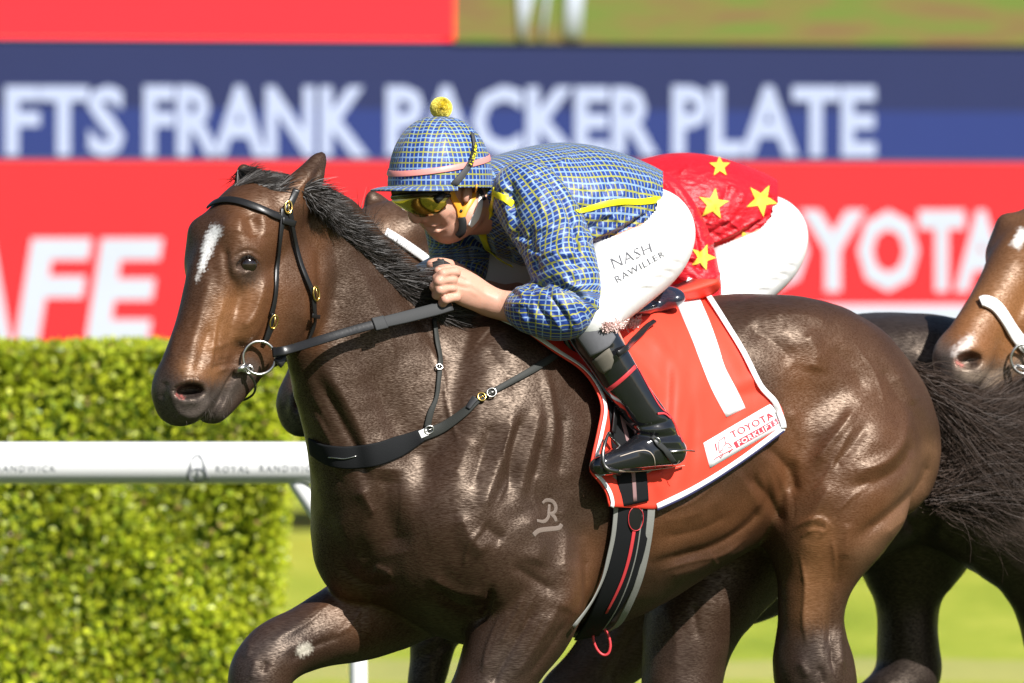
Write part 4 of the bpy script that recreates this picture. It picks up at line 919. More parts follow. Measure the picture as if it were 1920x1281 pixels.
TORSO = [(925, 368, 0, 58), (965, 378, 0, 78), (1010, 388, 0, 100), (1060, 388, 0, 108), (1115, 396, 0, 104), (1165, 404, 0, 92), (1195, 410, 0, 80)]
def jacket_mesh(seed=1):
    f = Field((-.25, -.45, 1.3), (.5, .85, 2.1), .0036)
    f.chain(FB, TORSO, k=.03, sq=1.42, sub=5)
    f.chain(FB, ARM, k=.035, sub=5); f.chain(FB, FARARM, k=.03, sub=4)
    # stand-up collar ring round the neck
    c = FB.at(916, 372, 0); a = FB.at(868, 366, 0) - c; a /= np.linalg.norm(a); e1 = np.cross(a, FB.N); e1 /= np.linalg.norm(e1); e2 = np.cross(a, e1)
    for q in np.linspace(0, 6.283, 26)[:-1]:
        o = (e1 * math.cos(q) * .080 + e2 * math.sin(q) * .082)
        f.cap(c + o - a * .02, c + o * .94 + a * .034, .009, .007, .007)
    V, Q = f.mesh(1)
    r = np.random.RandomState(seed)
    st = [([(980, 294), (1005, 326), (1016, 346)], 9, -6), ([(956, 335), (963, 372), (966, 420)], 9, -8), ([(1018, 318), (1050, 361), (1066, 400), (1080, 450), (1084, 510)], 7, -9), ([(1000, 330), (1035, 375), (1060, 430)], 18, 5),
          ([(985, 300), (1000, 345)], 9, 4), ([(935, 330), (950, 390), (960, 440)], 10, 5), ([(990, 420), (1000, 470), (1010, 520)], 8, -4), ([(1000, 540), (1030, 530), (1075, 545), (1098, 570)], 6, -9), ([(1010, 555), (1040, 560), (1070, 590), (1085, 612)], 7, 5),
          ([(1022, 545), (1050, 575), (1072, 612)], 5, -6), ([(1000, 560), (1015, 585), (1040, 610)], 5, -4), ([(985, 558), (990, 600)], 4, -3), ([(1000, 556), (1004, 604)], 5, 3),
          ([(1085, 440), (1130, 415), (1170, 385)], 6, -5), ([(1098, 452), (1150, 428), (1215, 392)], 6, 5), ([(1110, 458), (1170, 430), (1232, 385)], 5, -6), ([(1090, 425), (1110, 400), (1120, 370)], 7, -4), ([(1130, 405), (1160, 395)], 5, 4), ([(1130, 372), (1140, 345), (1140, 330)], 6, -3.5), ([(1165, 370), (1175, 345)], 6, 3.5), ([(1195, 372), (1205, 350)], 5, -4),
          ([(1045, 480), (1090, 500)], 6, -3), ([(1020, 495), (1060, 478), (1090, 476)], 7, 4), ([(1060, 440), (1050, 480)], 8, 3), ([(1010, 470), (1040, 450)], 6, -3), ([(945, 440), (960, 490)], 7, -5), ([(925, 440), (935, 480)], 6, 4), ([(845, 460), (860, 510)], 6, -4), ([(830, 470), (838, 510)], 5, 3), ([(875, 450), (885, 500)], 5, -3)]
    for _ in range(95):
        x, y, a, l = r.uniform(930, 1240), r.uniform(285, 600), r.normal(-.5, .6), r.uniform(18, 45)
        st.append(([(x, y), (x + l * math.cos(a) * .5, y - l * math.sin(a) * .5 + r.normal(0, 3)), (x + l * math.cos(a), y - l * math.sin(a))], r.uniform(3.5, 7), r.uniform(1.8, 4.2) * r.choice([-1, 1])))
    V = sculpt(V, Q, [(l, r_, a_ * .6) for l, r_, a_ in st]); V = sculpt(V, Q, [(l, r_ * 1.1, a_ * 1.15) for l, r_, a_ in st], True); PX = project(V[Q].mean(1)); return V, Q[PX[:, 0] < 1243]
def breeches_mesh():
    f = Field((-.25, -.42, 1.3), (.6, .95, 2.0), .0045)
    for s_ in (1, -1):
        q = 560 * (s_ - 1)
        f.chain(FB, [(1222 + q * .12, 432, .12 * s_, 77), (1195 + q * .185, 478, .185 * s_, 69), (1150 + q * .255, 530, .255 * s_, 58), (1102 + q * .30, 580, .30 * s_, 47), (1102 + q * .305, 592, .305 * s_, 36)], k=.04, sub=5)
    f.ball(FB, 1190, 420, 0, 85, 78, .13, -20, k=.05)
    V, Q = f.mesh(1)
    st = [([(1210, 478), (1240, 505), (1262, 512)], 4, -3.5), ([(1228, 468), (1255, 488), (1278, 495)], 4, -3), ([(1200, 500), (1225, 520), (1245, 522)], 5, -3), ([(1190, 522), (1235, 528)], 4, -2.5), ([(1200, 535), (1225, 534)], 4, 2.5), ([(1218, 490), (1250, 508)], 5, 2.5),
          ([(1150, 560), (1190, 545), (1220, 540)], 5, -2.5), ([(1120, 480), (1150, 520), (1160, 560)], 14, 2), ([(1110, 520), (1130, 560)], 6, -3), ([(1110, 580), (1140, 570)], 5, -2.5), ([(1245, 380), (1270, 420), (1285, 460)], 12, 2), ([(1270, 440), (1285, 455)], 3, -2)]
    return sculpt(V, Q, [(l, r_, a_ * 1.1) for l, r_, a_ in st]), Q
def below_jacket(V, Q):
    """breeches start at the jacket's hem"""
    PX = project(V[Q].mean(1)); y = np.interp(PX[:, 0], [900, 1085, 1105, 1160, 1205, 1230, 1236], [540, 490, 466, 446, 428, 400, 352])
    return Q[(PX[:, 1] > y - 6) | (PX[:, 0] > 1236) | (PX[:, 0] < 1060)]
def boot_mesh(s_=1):
    f = Field(FB.at(1180, 740, .32 * s_) - [.22, .2, .26], FB.at(1180, 740, .32 * s_) + [.24, .2, .26], .0036)
    q = 560 * (s_ - 1); L = lambda pts: [(x + q * abs(n), y, n * s_, r) for x, y, n, r in pts]
    f.chain(FB, L([(1092, 598, .30, 38), (1114, 632, .315, 36), (1146, 680, .325, 33), (1170, 722, .33, 32), (1198, 762, .335, 31), (1220, 795, .335, 32), (1238, 826, .335, 31)]), k=.02, sub=4)
    f.chain(FB, L([(1262, 846, .335, 22), (1245, 842, .335, 28), (1215, 845, .34, 29), (1178, 858, .345, 22), (1140, 869, .345, 16), (1118, 875, .345, 10)]), k=.02, sub=4)
    f.ball(FB, 1262 + q * .335, 858, .335 * s_, 20, 12, .026, 8, k=.01)
    V, Q = f.mesh(1)
    if s_ > 0: V = sculpt(V, Q, [([(1180, 798), (1210, 800), (1255, 790)], 4, -4), ([(1195, 806), (1230, 808), (1262, 800)], 5, 3), ([(1190, 815), (1230, 820), (1272, 815)], 4, -4), ([(1210, 825), (1250, 830), (1278, 828)], 4, 2.5), ([(1240, 840), (1280, 842)], 4, -2), ([(1120, 660), (1150, 650)], 5, -2), ([(1150, 700), (1200, 770)], 14, -2), ([(1150, 855), (1195, 845), (1225, 860)], 4, 2), ([(1118, 885), (1200, 882), (1280, 876)], 4, -3), ([(1205, 838), (1238, 868)], 4, 1.5)])
    return V, Q
JB = jockey_body(); JK = jacket_mesh(); BR_ = breeches_mesh(); BO = [boot_mesh(1), boot_mesh(-1)]
def star_silk():
    m = mat('red silk', (.58, .010, .02), .42, .4, bump=(30, .7, .012, (1, 1, 2.2))); return m
STAR = mat('gold star', (.82, .56, .06), .6, .3)
# cap dome in the head's own axes
HC = FJ.at(824, 346, 0); HA, HBW, HT = .137, .110, .167
def dome(az, el, grow=0.):
    """az from the front towards the near side, el from the rim up"""
    a, b = np.cos(az), np.sin(az); e = np.cos(el) ** .85; back = np.where(a < 0, 1.06, 1.)
    return HC + np.multiply.outer(a * e * (HA + grow) * back, FJ.H) + np.multiply.outer(b * e * (HBW + grow), FJ.N) + np.multiply.outer(np.sin(el) * (HT + grow) - .004 + 0 * a, [0, 0, 1])
def cap(parent, shell, trim, pom_col):
    h_ = 0
    na, ne = 96, 26; az = np.linspace(0, 2 * math.pi, na + 1); el = np.linspace(-.02, math.pi / 2 - .03, ne); A, E = np.meshgrid(az, el)
    seamw = .0022 * np.exp(-(((A / (math.pi / 3)) % 1 - .5) * 2 / 1.0 - 0) ** 2 * 0) * 0 + .0020 * np.cos(A * 6) ** 2 * np.sin(E * 2)
    V = dome(A, E, 0) + (dome(A, E, 1) - dome(A, E, 0)) * seamw[..., None]
    F = [(i * (na + 1) + j, i * (na + 1) + j + 1, (i + 1) * (na + 1) + j + 1, (i + 1) * (na + 1) + j) for i in range(ne - 1) for j in range(na)]; F.append(tuple((ne - 1) * (na + 1) + j for j in range(na)))
    o = smooth_mesh('cap', V.reshape(-1, 3), F, shell, parent); uv = o.data.uv_layers.new(name='cloth'); k = 0
    for p in o.data.polygons:
        ac = A.reshape(-1)[list(p.vertices)].mean(); w = (np.floor(ac / (math.pi / 3)) + .5) * math.pi / 3
        for li, vi in zip(p.loop_indices, p.vertices):
            a_, e_ = A.reshape(-1)[vi], E.reshape(-1)[vi]; uv.data[li].uv = ((a_ - w) * math.cos(e_) * .125 + .3, e_ * .14 + .21)
    # lower rim skirt under the band and the peak
    az2 = np.linspace(-1.25, 1.25, 40); rows = []
    for g_, dz in ((0, 0), (.03, -.0035), (.052, -.009), (.052, -.013), (.03, -.009), (0, -.006)):
        p = dome(az2, 0 * az2); d = np.cos(az2 * 1.22)[:, None] ** .8; out = (np.multiply.outer(np.cos(az2), FJ.H) + np.multiply.outer(np.sin(az2), FJ.N))
        rows.append(p + out * g_ * d + [0, 0, dz])
    pk = grid_mesh('peak', np.array(rows), shell, parent); uvp = pk.data.uv_layers.new(name='cloth')
    for p in pk.data.polygons:
        for li, vi in zip(p.loop_indices, p.vertices): uvp.data[li].uv = ((vi % 40) * .0075, (vi // 40) * .02 + .1)
    az3 = np.linspace(0, 2 * math.pi, 73)[:-1]; e3 = .17 + .22 * (1 - np.cos(az3)) / 2 * 1.3
    P = dome(az3, e3, .0015); N_ = np.multiply.outer(np.cos(az3), FJ.H) + np.multiply.outer(np.sin(az3), FJ.N) + np.array([0, 0, .25]); ribbon('band', P, N_, .0145, .0018, trim, parent, True)
    r = np.random.RandomState(9); n = 3000; D = r.normal(0, 1, (n, 3)); D /= np.linalg.norm(D, axis=1, keepdims=True); top = dome(np.array([0.]), np.array([math.pi / 2]))[0] + [.004, 0, .020]
    pm = mat('pompom', pom_col, .9, .1, sheen=.2); t_ = np.linspace(0, 2 * math.pi, 25)[:-1]; p_ = np.linspace(0, math.pi, 13); po0 = smooth_mesh('pompom', [top + np.array([.0228 * math.sin(a) * math.cos(b), .0228 * math.sin(a) * math.sin(b), .0208 * math.cos(a)]) * (1 + .04 * math.sin(b * 7 + a * 9)) for a in p_ for b in t_], [(i * 24 + j, i * 24 + (j + 1) % 24, (i + 1) * 24 + (j + 1) % 24, (i + 1) * 24 + j) for i in range(12) for j in range(24)], pm, parent); po = strands('pompom_yarn', np.tile(top, (n, 1)) + D * .018, D * [1, 1, .85], np.full(n, .009), .5, .0045, pm, po0, 4, 0, 9, .9)
    return o
def face_gear(parent, BV):
    # mirrored wrap-round goggles with their frame and strap
    tp = spline([(846, 370, .082), (822, 366, .074), (790, 366, .048), (762, 368, .0), (744, 370, -.048), (738, 372, -.066)], 6)
    bt = spline([(838, 384, .082), (822, 399, .07), (800, 406, .04), (778, 405, .006), (756, 392, -.035), (744, 382, -.062)], 6)
    rows = []
    for t in np.linspace(0, 1, 7):
        c = tp * (1 - t) + bt * t; rows.append([FJ.at(*q) + FJ.H * .010 * math.sin(t * 3.14) + np.array([0, -.006, 0]) for q in c])
    LENS = mat('gold mirror lens', (.52, .36, .03), .10, .8, metal=.85, coat=1., bump=(9, .25, .01), var=.35, vscale=18); LENS.node_tree.nodes['Principled BSDF'].inputs['Coat Roughness'].default_value = .02
    g = grid_mesh('goggle_lens', np.array(rows), LENS, parent, .002)
    tube('goggle_frame', [FJ.at(*q) + FJ.H * .004 + np.array([0, -.004, .002]) for q in tp], .0055, mat('smoked frame', (.04, .03, .02), .2, .5), g, seg=10)
    tube('brow_pad', [FJ.at(x, y, n) for x, y, n in [(838, 356, .075), (800, 356, .06), (768, 359, .0), (742, 360, -.05), (734, 361, -.06)]], .010, mat('tan padding', (.20, .13, .06), .6), parent, seg=10, sub=4)
    st = strap('goggle_strap', BV, [(820, 374), (835, 359), (858, 337), (879, 308), (887, 278), (883, 252)], [16, 15, 13, 12, 11, 9], mat('elastic', (.05, .05, .052), .7), g, .004, .003)
    yl = strap('strap_print', BV, [(877, 310), (884, 296), (888, 272)], 7, YELLOW, st, .0085, .0006)
    V2, F = text2d('SMOKO', .02); decal('strap_lettering', V2, F, [(872.5, 312), (884, 271), (891, 273), (881, 315)], BV, .0098, BLACKR, st)
    h_ = tube('strap_clip', [FJ.at(818, 376, .084), FJ.at(832, 364, .086)], .009, BLACKR, g, seg=10)
    cs = strap('chin_strap', BV, [(843, 352), (850, 374), (862, 394), (866, 410)], [11, 13, 17, 12], ORANGE, parent, .003, .0035)
    strap('chin_strap', BV, [(890, 350), (884, 374), (872, 392), (866, 410)], [10, 12, 14, 12], ORANGE, parent, .0035, .0035)
    strap('buckle', BV, [(866, 408), (868, 418), (866, 432), (858, 440)], [14, 15, 15, 12], BLACKR, parent, .003, .006)
    P_, N_ = on(BV, [(864, 396), (867, 394)], .008)
    tube('rivet', [P_[0], P_[0] + N_[0] * .002], .0035, BLACKR, cs, seg=10)
    strap('hair', BV, [(892, 352), (900, 362), (906, 376)], [10, 12, 12], mat('dark hair', (.03, .02, .015), .6, bump=(300, .5, .002)), parent, .002, .004)
def build_jockey(name, label, shift, silk, trim, pom, main):
    j = empty(name, label, 'person', 'jockeys in the race'); j.location = Vector(shift)
    q_ = np.array([-.01, 0, -.085])
    if main:
        b = smooth_mesh('body', *JB, SKIN, j); ja = smooth_mesh('jacket', *JK, silk, j)
        chain_uv(ja, [(np.array([FB.at(*p[:3]) for p in TORSO]), .135, 0.), (np.array([FB.at(*p[:3]) for p in ARM]), .066, .3), (np.array([FB.at(*p[:3]) for p in FARARM]), .058, .7)])
    else:
        hv = JB[0].copy(); PX = project(hv); w = np.clip((935 - PX[:, 0]) / 60, 0, 1) * np.clip((470 - PX[:, 1]) / 30, 0, 1); b = smooth_mesh('body', hv + w[:, None] * q_, JB[1], SKIN, j); ja = smooth_mesh('jacket', *JK, silk, j)
    br = smooth_mesh('breeches', BR_[0], below_jacket(*BR_), BREECH, j)
    for i, B_ in enumerate(BO): smooth_mesh('boot', *B_, BLACKP, j)
    cap(j, silk, trim, pom)
    if not main:
        for c in j.children:
            if c.name.split('.')[0] in ('cap', 'peak', 'band', 'pompom'): c.location = q_
    return j, b, ja, br
jk, jbody, jjack, jbre = build_jockey('person', 'jockey in blue checked silks and white breeches crouching over the front horse', (0, 0, 0), CHECK, PINK, (1.0, .88, .20), True)
capo = [c for c in jk.children if c.name.startswith('cap')][0]; BVJ = bvh(jjack); BVH_ = bvh(jbody, capo); BVB = bvh(jbre); boot0 = [c for c in jk.children if c.name.startswith('boot')][0]; BVBOOT = bvh(boot0)
face_gear(jk, BVH_)
for pts, w in (([(1082, 398), (1105, 391), (1140, 382), (1170, 378), (1200, 379), (1236, 374)], [10, 11, 12, 12, 12, 14]), ([(903, 434), (910, 455), (920, 472), (942, 490), (960, 499)], [17, 18, 17, 12, 8]), ([(888, 424), (903, 420), (918, 403), (925, 372), (926, 352)], [6, 9, 11, 11, 9]), ([(926, 362), (945, 372), (962, 384)], [11, 13, 15])):
    strap('piping', BVJ, pts, w, YELLOW, jjack, .0012, .0018)
wc = strap('undershirt_collar', bvh(jbody), [(900, 356), (899, 385), (891, 408), (880, 424)], [6, 12, 16, 10], BREECH, jk, .001, .003)
# name on the thigh
V2, F = text2d('NASH', -.012, 0, 1.05); decal('lettering', V2, F, [(1151, 506), (1222, 473), (1217, 456), (1144, 486)], BVB, .0025, mat('thigh print', (.12, .12, .13), .7), jbre)
V2, F = text2d('RAWILLER', -.005, 0, 1.15); decal('lettering', V2, F, [(1157, 531), (1246, 480), (1241, 470), (1151, 520)], BVB, .0025, bpy.data.materials['thigh print'], jbre)
# boot details
strap('suede_cuff', BVBOOT, [(1090, 642), (1106, 633), (1124, 622), (1136, 610)], [66, 68, 68, 60], GREYL, boot0, .002, .003)
patch('heel_patch', BVBOOT, [(1111, 676), (1122, 692), (1133, 700)], [(1141, 652), (1150, 672), (1146, 690)], 6, 8, .004, OLIVE, boot0)
strap('red_garter', BVBOOT, [(1140, 732), (1158, 718), (1176, 702), (1190, 688)], 8, REDT, boot0, .0015, .002)
strap('red_piping', BVBOOT, [(1196, 690), (1216, 727), (1238, 764), (1256, 778), (1268, 800), (1280, 830)], 4, REDT, boot0, .0005, .0012)
strap('red_tab', BVBOOT, [(1232, 776), (1245, 776), (1256, 785)], 4, REDT, boot0, .002, .0015)
strap('sole_stitching', BVBOOT, [(1150, 882), (1190, 884), (1240, 879), (1284, 873)], 3, mat('cream stitching', (.5, .42, .34), .6), boot0, .0006, .001)
strap('toe_stitching', BVBOOT, [(1162, 856), (1195, 846), (1215, 846), (1226, 858), (1228, 876)], 1.6, bpy.data.materials['cream stitching'], boot0, .0006, .0008)
sp_ = strap('spur_strap', BVBOOT, [(1222, 820), (1236, 835), (1250, 850), (1262, 866)], [10, 11, 12, 10], mat('grained leather', (.03, .03, .03), .45, bump=(200, .4, .001)), boot0, .003, .003)
b0 = hit(BVBOOT, 1230, 827, .006)[0]; tube('spur_buckle', ring_pts(b0, np.array([.6, 0, -.5]) / .78, np.array([.5, -.2, .6]) / .8, .008, .006, 16), .0016, METAL, sp_, close=True)
a0, a1 = hit(BVBOOT, 1255, 847, .004)[0], hit(BVBOOT, 1279, 845, .004)[0]; tube('spur', [a0, a1, W(1290, 845, a1[1] + .03), W(1302, 846, a1[1] + .05)], .0026, METAL, sp_, seg=8)
rp, rn = on(BVH_, [(820, 541), (824, 548), (822, 556)], .001); tube('ring', ring_pts(FB.at(824, 547, .168), [.2, -.9, .2], [.3, 0, .95], .0095, .0085, 20), .0016, BRASS, jk, close=True)
# second rider, red silks with gold stars
RSILK = star_silk()
jk2, jb2, jj2, jbr2 = build_jockey('person', 'jockey in red silks with gold stars and white breeches, crouching behind the first', (.318, 1.25, -.012), RSILK, REDT, (.6, .02, .03), False)
STARV = np.array([(.5 + .5 * rr_ * math.sin(a), .5 + .5 * rr_ * math.cos(a)) for a, rr_ in [(i * math.pi / 5, 1. if i % 2 == 0 else .42) for i in range(10)]] + [(.5, .5)]); STARF = [(10, (i + 1) % 10, i) for i in range(10)]
def star_decal(px, py, r, rot, parent, bv):
    sub = [(.5 + (u - .5) * 1, .5 + (v - .5) * 1) for u, v in STARV]
    # refine each facet so the star follows the cloth
    V, F = [], []
    for a, b, c in STARF:
        A, B, C = np.array(sub[a]), np.array(sub[b]), np.array(sub[c]); n = 4; base = len(V); idx = {}
        for i in range(n + 1):
            for j_ in range(n + 1 - i): idx[i, j_] = len(V); V.append(tuple(A + (B - A) * i / n + (C - A) * j_ / n))
        for i in range(n):
            for j_ in range(n - i):
                F.append((idx[i, j_], idx[i + 1, j_], idx[i, j_ + 1]))
                if i + j_ < n - 1: F.append((idx[i + 1, j_], idx[i + 1, j_ + 1], idx[i, j_ + 1]))
    c, s_ = math.cos(R(rot)) * r, math.sin(R(rot)) * r; q = [(px - c - s_, py + c * 1 - s_), (px + c - s_, py + c + s_), (px + c + s_, py - c + s_), (px - c + s_, py - c - s_)]
    decal('star', V, F, q, bv, .003, STAR, parent)
for px, py, r_p, rot in ((1112, 370, 32, 8), (1208, 362, 33, 30), (1126, 296, 22, 0), (1088, 476, 27, 20), (1178, 440, 20, 45), (1000, 420, 26, 10)): star_decal(px, py, r_p, rot, jj2, BVJ)
# ------------------------------------------------------------------ tack on the leading horse
LEATHER = mat('black leather', (.012, .0115, .0115), .34, .4, bump=(120, .25, .001), var=.2, vscale=60); RUBBER = mat('rubber grip rein', (.036, .037, .038), .62, .3, bump=(400, .3, .0008))
WEB = mat('black webbing', (.0095, .010, .011), .75, .15, bump=(380, .5, .001)); GREYWEB = mat('grey elastic', (.22, .22, .20), .7, .3, bump=(300, .4, .001)); NYLON = mat('dark olive nylon', (.026, .027, .024), .6, .25, bump=(300, .3, .001))
CLOTH = mat('red cloth', (.84, .060, .032), .62, .3, bump=(16, .22, .01, (1, 1, .35))); CWHITE = mat('cloth white', (.82, .82, .82), .6, .3); CNAVY = mat('cloth navy edge', (.02, .02, .07), .6); CRED = mat('print red', (.68, .045, .07), .6)
# saddle cloth draped over the barrel
fr = spline([(935, 597), (985, 622), (1036, 658), (1085, 690), (1112, 722), (1127, 762), (1121, 805), (1109, 860), (1107, 884), (1124, 905), (1136, 925), (1142, 950)], 6)
rr2 = spline([(1292, 524), (1318, 537), (1340, 566), (1366, 608), (1398, 660), (1428, 720), (1455, 748), (1468, 772), (1472, 800)], 6)
bt_ = np.array([(1142, 950), (1228, 956), (1350, 893), (1472, 804)], float); tp_ = np.array([(935, 597), (1100, 588), (1210, 562), (1292, 524)], float)
def curve(C, t):
    s_ = np.concatenate([[0], np.cumsum(np.linalg.norm(np.diff(C, axis=0), axis=1))]); s_ /= s_[-1]; return np.stack([np.interp(t, s_, C[:, a]) for a in (0, 1)], 1)
NU, NV = 64, 56; uu, vv = np.linspace(0, 1, NU), np.linspace(0, 1, NV)
Lc, Rc, Bc, Tc = curve(fr, vv), curve(rr2, vv), curve(bt_, uu), curve(tp_, uu)
PXg = np.zeros((NV, NU, 2)); DY = np.full((NV, NU), np.nan)
for i in range(NV):
    for j in range(NU):
        u, v = uu[j], vv[i]
        p = Lc[i] * (1 - u) + Rc[i] * u + Tc[j] * (1 - v) + Bc[j] * v - ((Tc[0] * (1 - u) + Tc[-1] * u) * (1 - v) + (Bc[0] * (1 - u) + Bc[-1] * u) * v)
        PXg[i, j] = p; h_, n_ = hit(HB, p[0], p[1], .012)
        if h_ is not None: DY[i, j] = h_[1]
HITY = DY.copy()
for _ in range(60):                                                          # where the cloth stands off the body it carries on smoothly
    m_ = np.isnan(DY)
    if not m_.any(): break
    pad = np.pad(DY, 1, constant_values=np.nan); nb = np.stack([pad[:-2, 1:-1], pad[2:, 1:-1], pad[1:-1, :-2], pad[1:-1, 2:]])
    with np.errstate(all='ignore'):
        import warnings; warnings.simplefilter('ignore'); mean = np.nanmean(nb, 0)
    DY[m_] = mean[m_]
for _ in range(12):
    pad = np.pad(DY, 1, mode='edge'); sm = (pad[:-2, 1:-1] + pad[2:, 1:-1] + pad[1:-1, :-2] + pad[1:-1, 2:]) / 4; DY = np.minimum(sm, DY + .004)
X_, Y_ = PXg[..., 0], PXg[..., 1]
fold = lambda x0, y0, x1, y1, w, a: a * np.exp(-((np.abs((X_ - x0) * (y1 - y0) - (Y_ - y0) * (x1 - x0)) / math.hypot(x1 - x0, y1 - y0)) / w) ** 2) * np.clip(1.2 - np.abs(((X_ - x0) * (x1 - x0) + (Y_ - y0) * (y1 - y0)) / ((x1 - x0) ** 2 + (y1 - y0) ** 2) - .5) * 2, 0, 1)
FOLDS = 1.25
fold_ = fold; fold = lambda *a: fold_(*a[:5], a[5] * FOLDS)
DY = DY - .045 * np.clip(1 - np.linspace(0, 1, NU)[None, :] * 9, 0, 1) ** 1.5 * np.clip(np.linspace(0, 1, NV)[:, None] * 3 - .3, 0, 1) - .008 - fold(1275, 620, 1268, 850, 14, .012) + fold(1252, 640, 1245, 860, 12, .010) - fold(1320, 640, 1300, 800, 16, .006) - fold(1230, 860, 1240, 940, 12, .012) + fold(1260, 850, 1255, 930, 10, .008) - fold(1440, 700, 1380, 720, 14, .008) + fold(1425, 735, 1350, 750, 12, .006) + fold(1462, 760, 1440, 800, 10, .012) - fold(1200, 600, 1260, 680, 12, .014) + fold(1225, 590, 1280, 690, 9, .010) - fold(1150, 650, 1235, 740, 10, .010) + fold(1165, 640, 1250, 735, 9, .010) - fold(1205, 700, 1240, 830, 9, .010) + fold(1222, 700, 1250, 830, 8, .009) - fold(1290, 760, 1282, 900, 8, .008) + fold(1302, 740, 1296, 900, 9, .008) - fold(1330, 600, 1400, 740, 12, .006) + fold(1392, 760, 1350, 800, 9, .006) - fold(1195, 900, 1260, 880, 8, .009) + fold(1240, 800, 1225, 900, 9, .010) + fold(1180, 640, 1260, 720, 12, .006) - fold(1180, 680, 1200, 780, 14, .006)
DY = np.where(np.isnan(HITY), DY, np.minimum(DY, HITY + .004))
CV = np.array([[W(PXg[i, j, 0], PXg[i, j, 1], DY[i, j]) for j in range(NU)] for i in range(NV)])
nn_ = (CV - np.array([FB.x0, FB.y0, 0])) @ FB.N                               # metres off the midline; the far half mirrors the near one over the back
ridge = CV[0] - np.outer(nn_[0], FB.N) + np.outer(np.maximum(0, nn_[0]) * .10, [0, 0, 1]); far = CV - 2 * nn_[..., None] * FB.N
ALL = np.concatenate([far[::-1][:-1] if False else far[::-1], ridge[None], CV])
sc_thing = empty('saddle_cloth', 'red number cloth with a white figure 1 and white edging on the front horse', 'cloth')
cl = grid_mesh('cloth', ALL, CLOTH, sc_thing, .004)
cln = grid_mesh('tmp', CV, None); BC = bvh(cln); bpy.data.objects.remove(cln)
inset = lambda C, d: C
strap('edging', BC, fr + [5, 1], 11, CWHITE, sc_thing, .005, .002, 1); strap('edging', BC, rr2 + [-5, 3], 11, CWHITE, sc_thing, .008, .002, 1)
strap('edging', BC, [(1230, 950), (1290, 922), (1350, 887), (1410, 846), (1468, 802)], 12, CWHITE, sc_thing, .0035, .002); strap('navy_edge', BC, [(1232, 956), (1290, 929), (1350, 893.5), (1410, 853), (1470, 808)], 4, CNAVY, sc_thing, .003, .002)
one = patch('number', BC, [(1262, 555), (1276, 590), (1297, 640), (1312, 680), (1332, 730), (1360, 783)], [(1306, 549), (1328, 600), (1346, 650), (1358, 690), (1378, 728), (1396, 766)], 7, 26, .0035, CWHITE, sc_thing)
lg = patch('sponsor_panel', BC, [(1317, 831), (1322, 852), (1329, 878)], [(1442, 758), (1462, 775), (1470, 796)], 20, 6, .0035, CWHITE, sc_thing)
V2, F = text2d('TOYOTA', .006, 0, 1.05); decal('lettering', V2, F, [(1371, 823), (1450, 783), (1443, 772), (1365, 811)], BC, .0056, CRED, lg)
Vb = [(u, v) for v in (0, 1) for u in np.linspace(0, 1, 12)]; Fb = [(i, i + 1, 13 + i, 12 + i) for i in range(11)]; fq = [(1378, 840), (1459, 795), (1453, 785), (1372, 830)]
decal('text_bar', Vb, Fb, fq, BC, .0056, CRED, lg)
V2, F = text2d('FORKLIFTS', .02, 0, 1.15); decal('lettering', V2, F, [(1382, 836.5), (1455, 796), (1451, 788), (1378, 828.5)], BC, .0066, CWHITE, lg)
for l, w in (([(1336, 862), (1344, 856), (1372, 842)], 1.4), ([(1338, 832), (1341, 845)], 3), ([(1345, 846), (1344, 830), (1350, 824), (1356, 820)], 1.2), ([(1355, 819), (1358, 832), (1364, 832), (1369, 838)], 1.2), ([(1346, 846), (1352, 844), (1353, 838), (1358, 833)], 1.2)): strap('forklift_line', BC, l, w, CRED, lg, .0052, .0008)
for x, y, r in ((1347, 853, 4.8), (1364, 843, 4.6)):
    c = hit(BC, x, y, .0055)[0]; u = pxm(c[1]); tube('wheel_outline', ring_pts(c, [1, 0, 0], [0, 0, 1], r * u, None, 20), .0009, CRED, lg, close=True, seg=5)

# girth
gi = empty('girth', 'black webbing girth with grey edges and a red centre stripe round the belly', 'girth')
GP = [(1178, 870), (1182, 920), (1181, 970), (1172, 1030), (1156, 1085), (1130, 1140), (1098, 1186)]
P_, N_ = on(HB, GP, .012); ribbon('webbing', P_, N_, np.array([76, 80, 82, 80, 76, 70, 50]) * 1.29e-3, .003, WEB, gi)
strap('webbing', BC, [(1146, 728), (1156, 775), (1168, 825), (1177, 862), (1183, 905), (1186, 945)], [52, 60, 66, 70, 72, 72], WEB, gi, .006, .003); strap('centre_stripe', BC, [(1150, 735), (1162, 785), (1174, 832), (1182, 880), (1186, 940)], 9, bpy.data.materials.get('grey red weave') or mat('grey red weave', (.26, .15, .15), .7), gi, .0095, .0012)
off_line = lambda d, s=1.: [(x + d * (.98 if y < 1000 else .9), y + d * (0 if y < 1000 else .42)) for x, y in GP]
for d, w in ((-35, 10), (32, 18), (14, 3)):
    strap('edge_binding', HB, off_line(d), w, GREYWEB, gi, .0150, .002)
strap('centre_stripe', HB, [(1184, 950), (1183, 975), (1174, 1032), (1157, 1088), (1131, 1140)], [7, 8, 8, 7, 6], REDT, gi, .0165, .0012)
strap('grey_stripe', HB, [(1182, 890), (1184, 920), (1184, 952)], 8, bpy.data.materials['grey red weave'], gi, .0152, .0012)
lp = strap('leather_patch', HB, [(1184, 945), (1184, 955), (1183, 972), (1182, 985), (1181, 993)], [18, 30, 33, 28, 15], LEATHER, gi, .0155, .0022)
P2, N2 = on(HB, [(1184, 948), (1196, 957), (1197, 975), (1190, 990), (1178, 991), (1170, 978), (1171, 958), (1180, 948)], .0182, 4)
tube('red_stitching', P2, .0010, REDT, lp, seg=5)
c = W(1119, 1178, P_[-1][1] - .012)
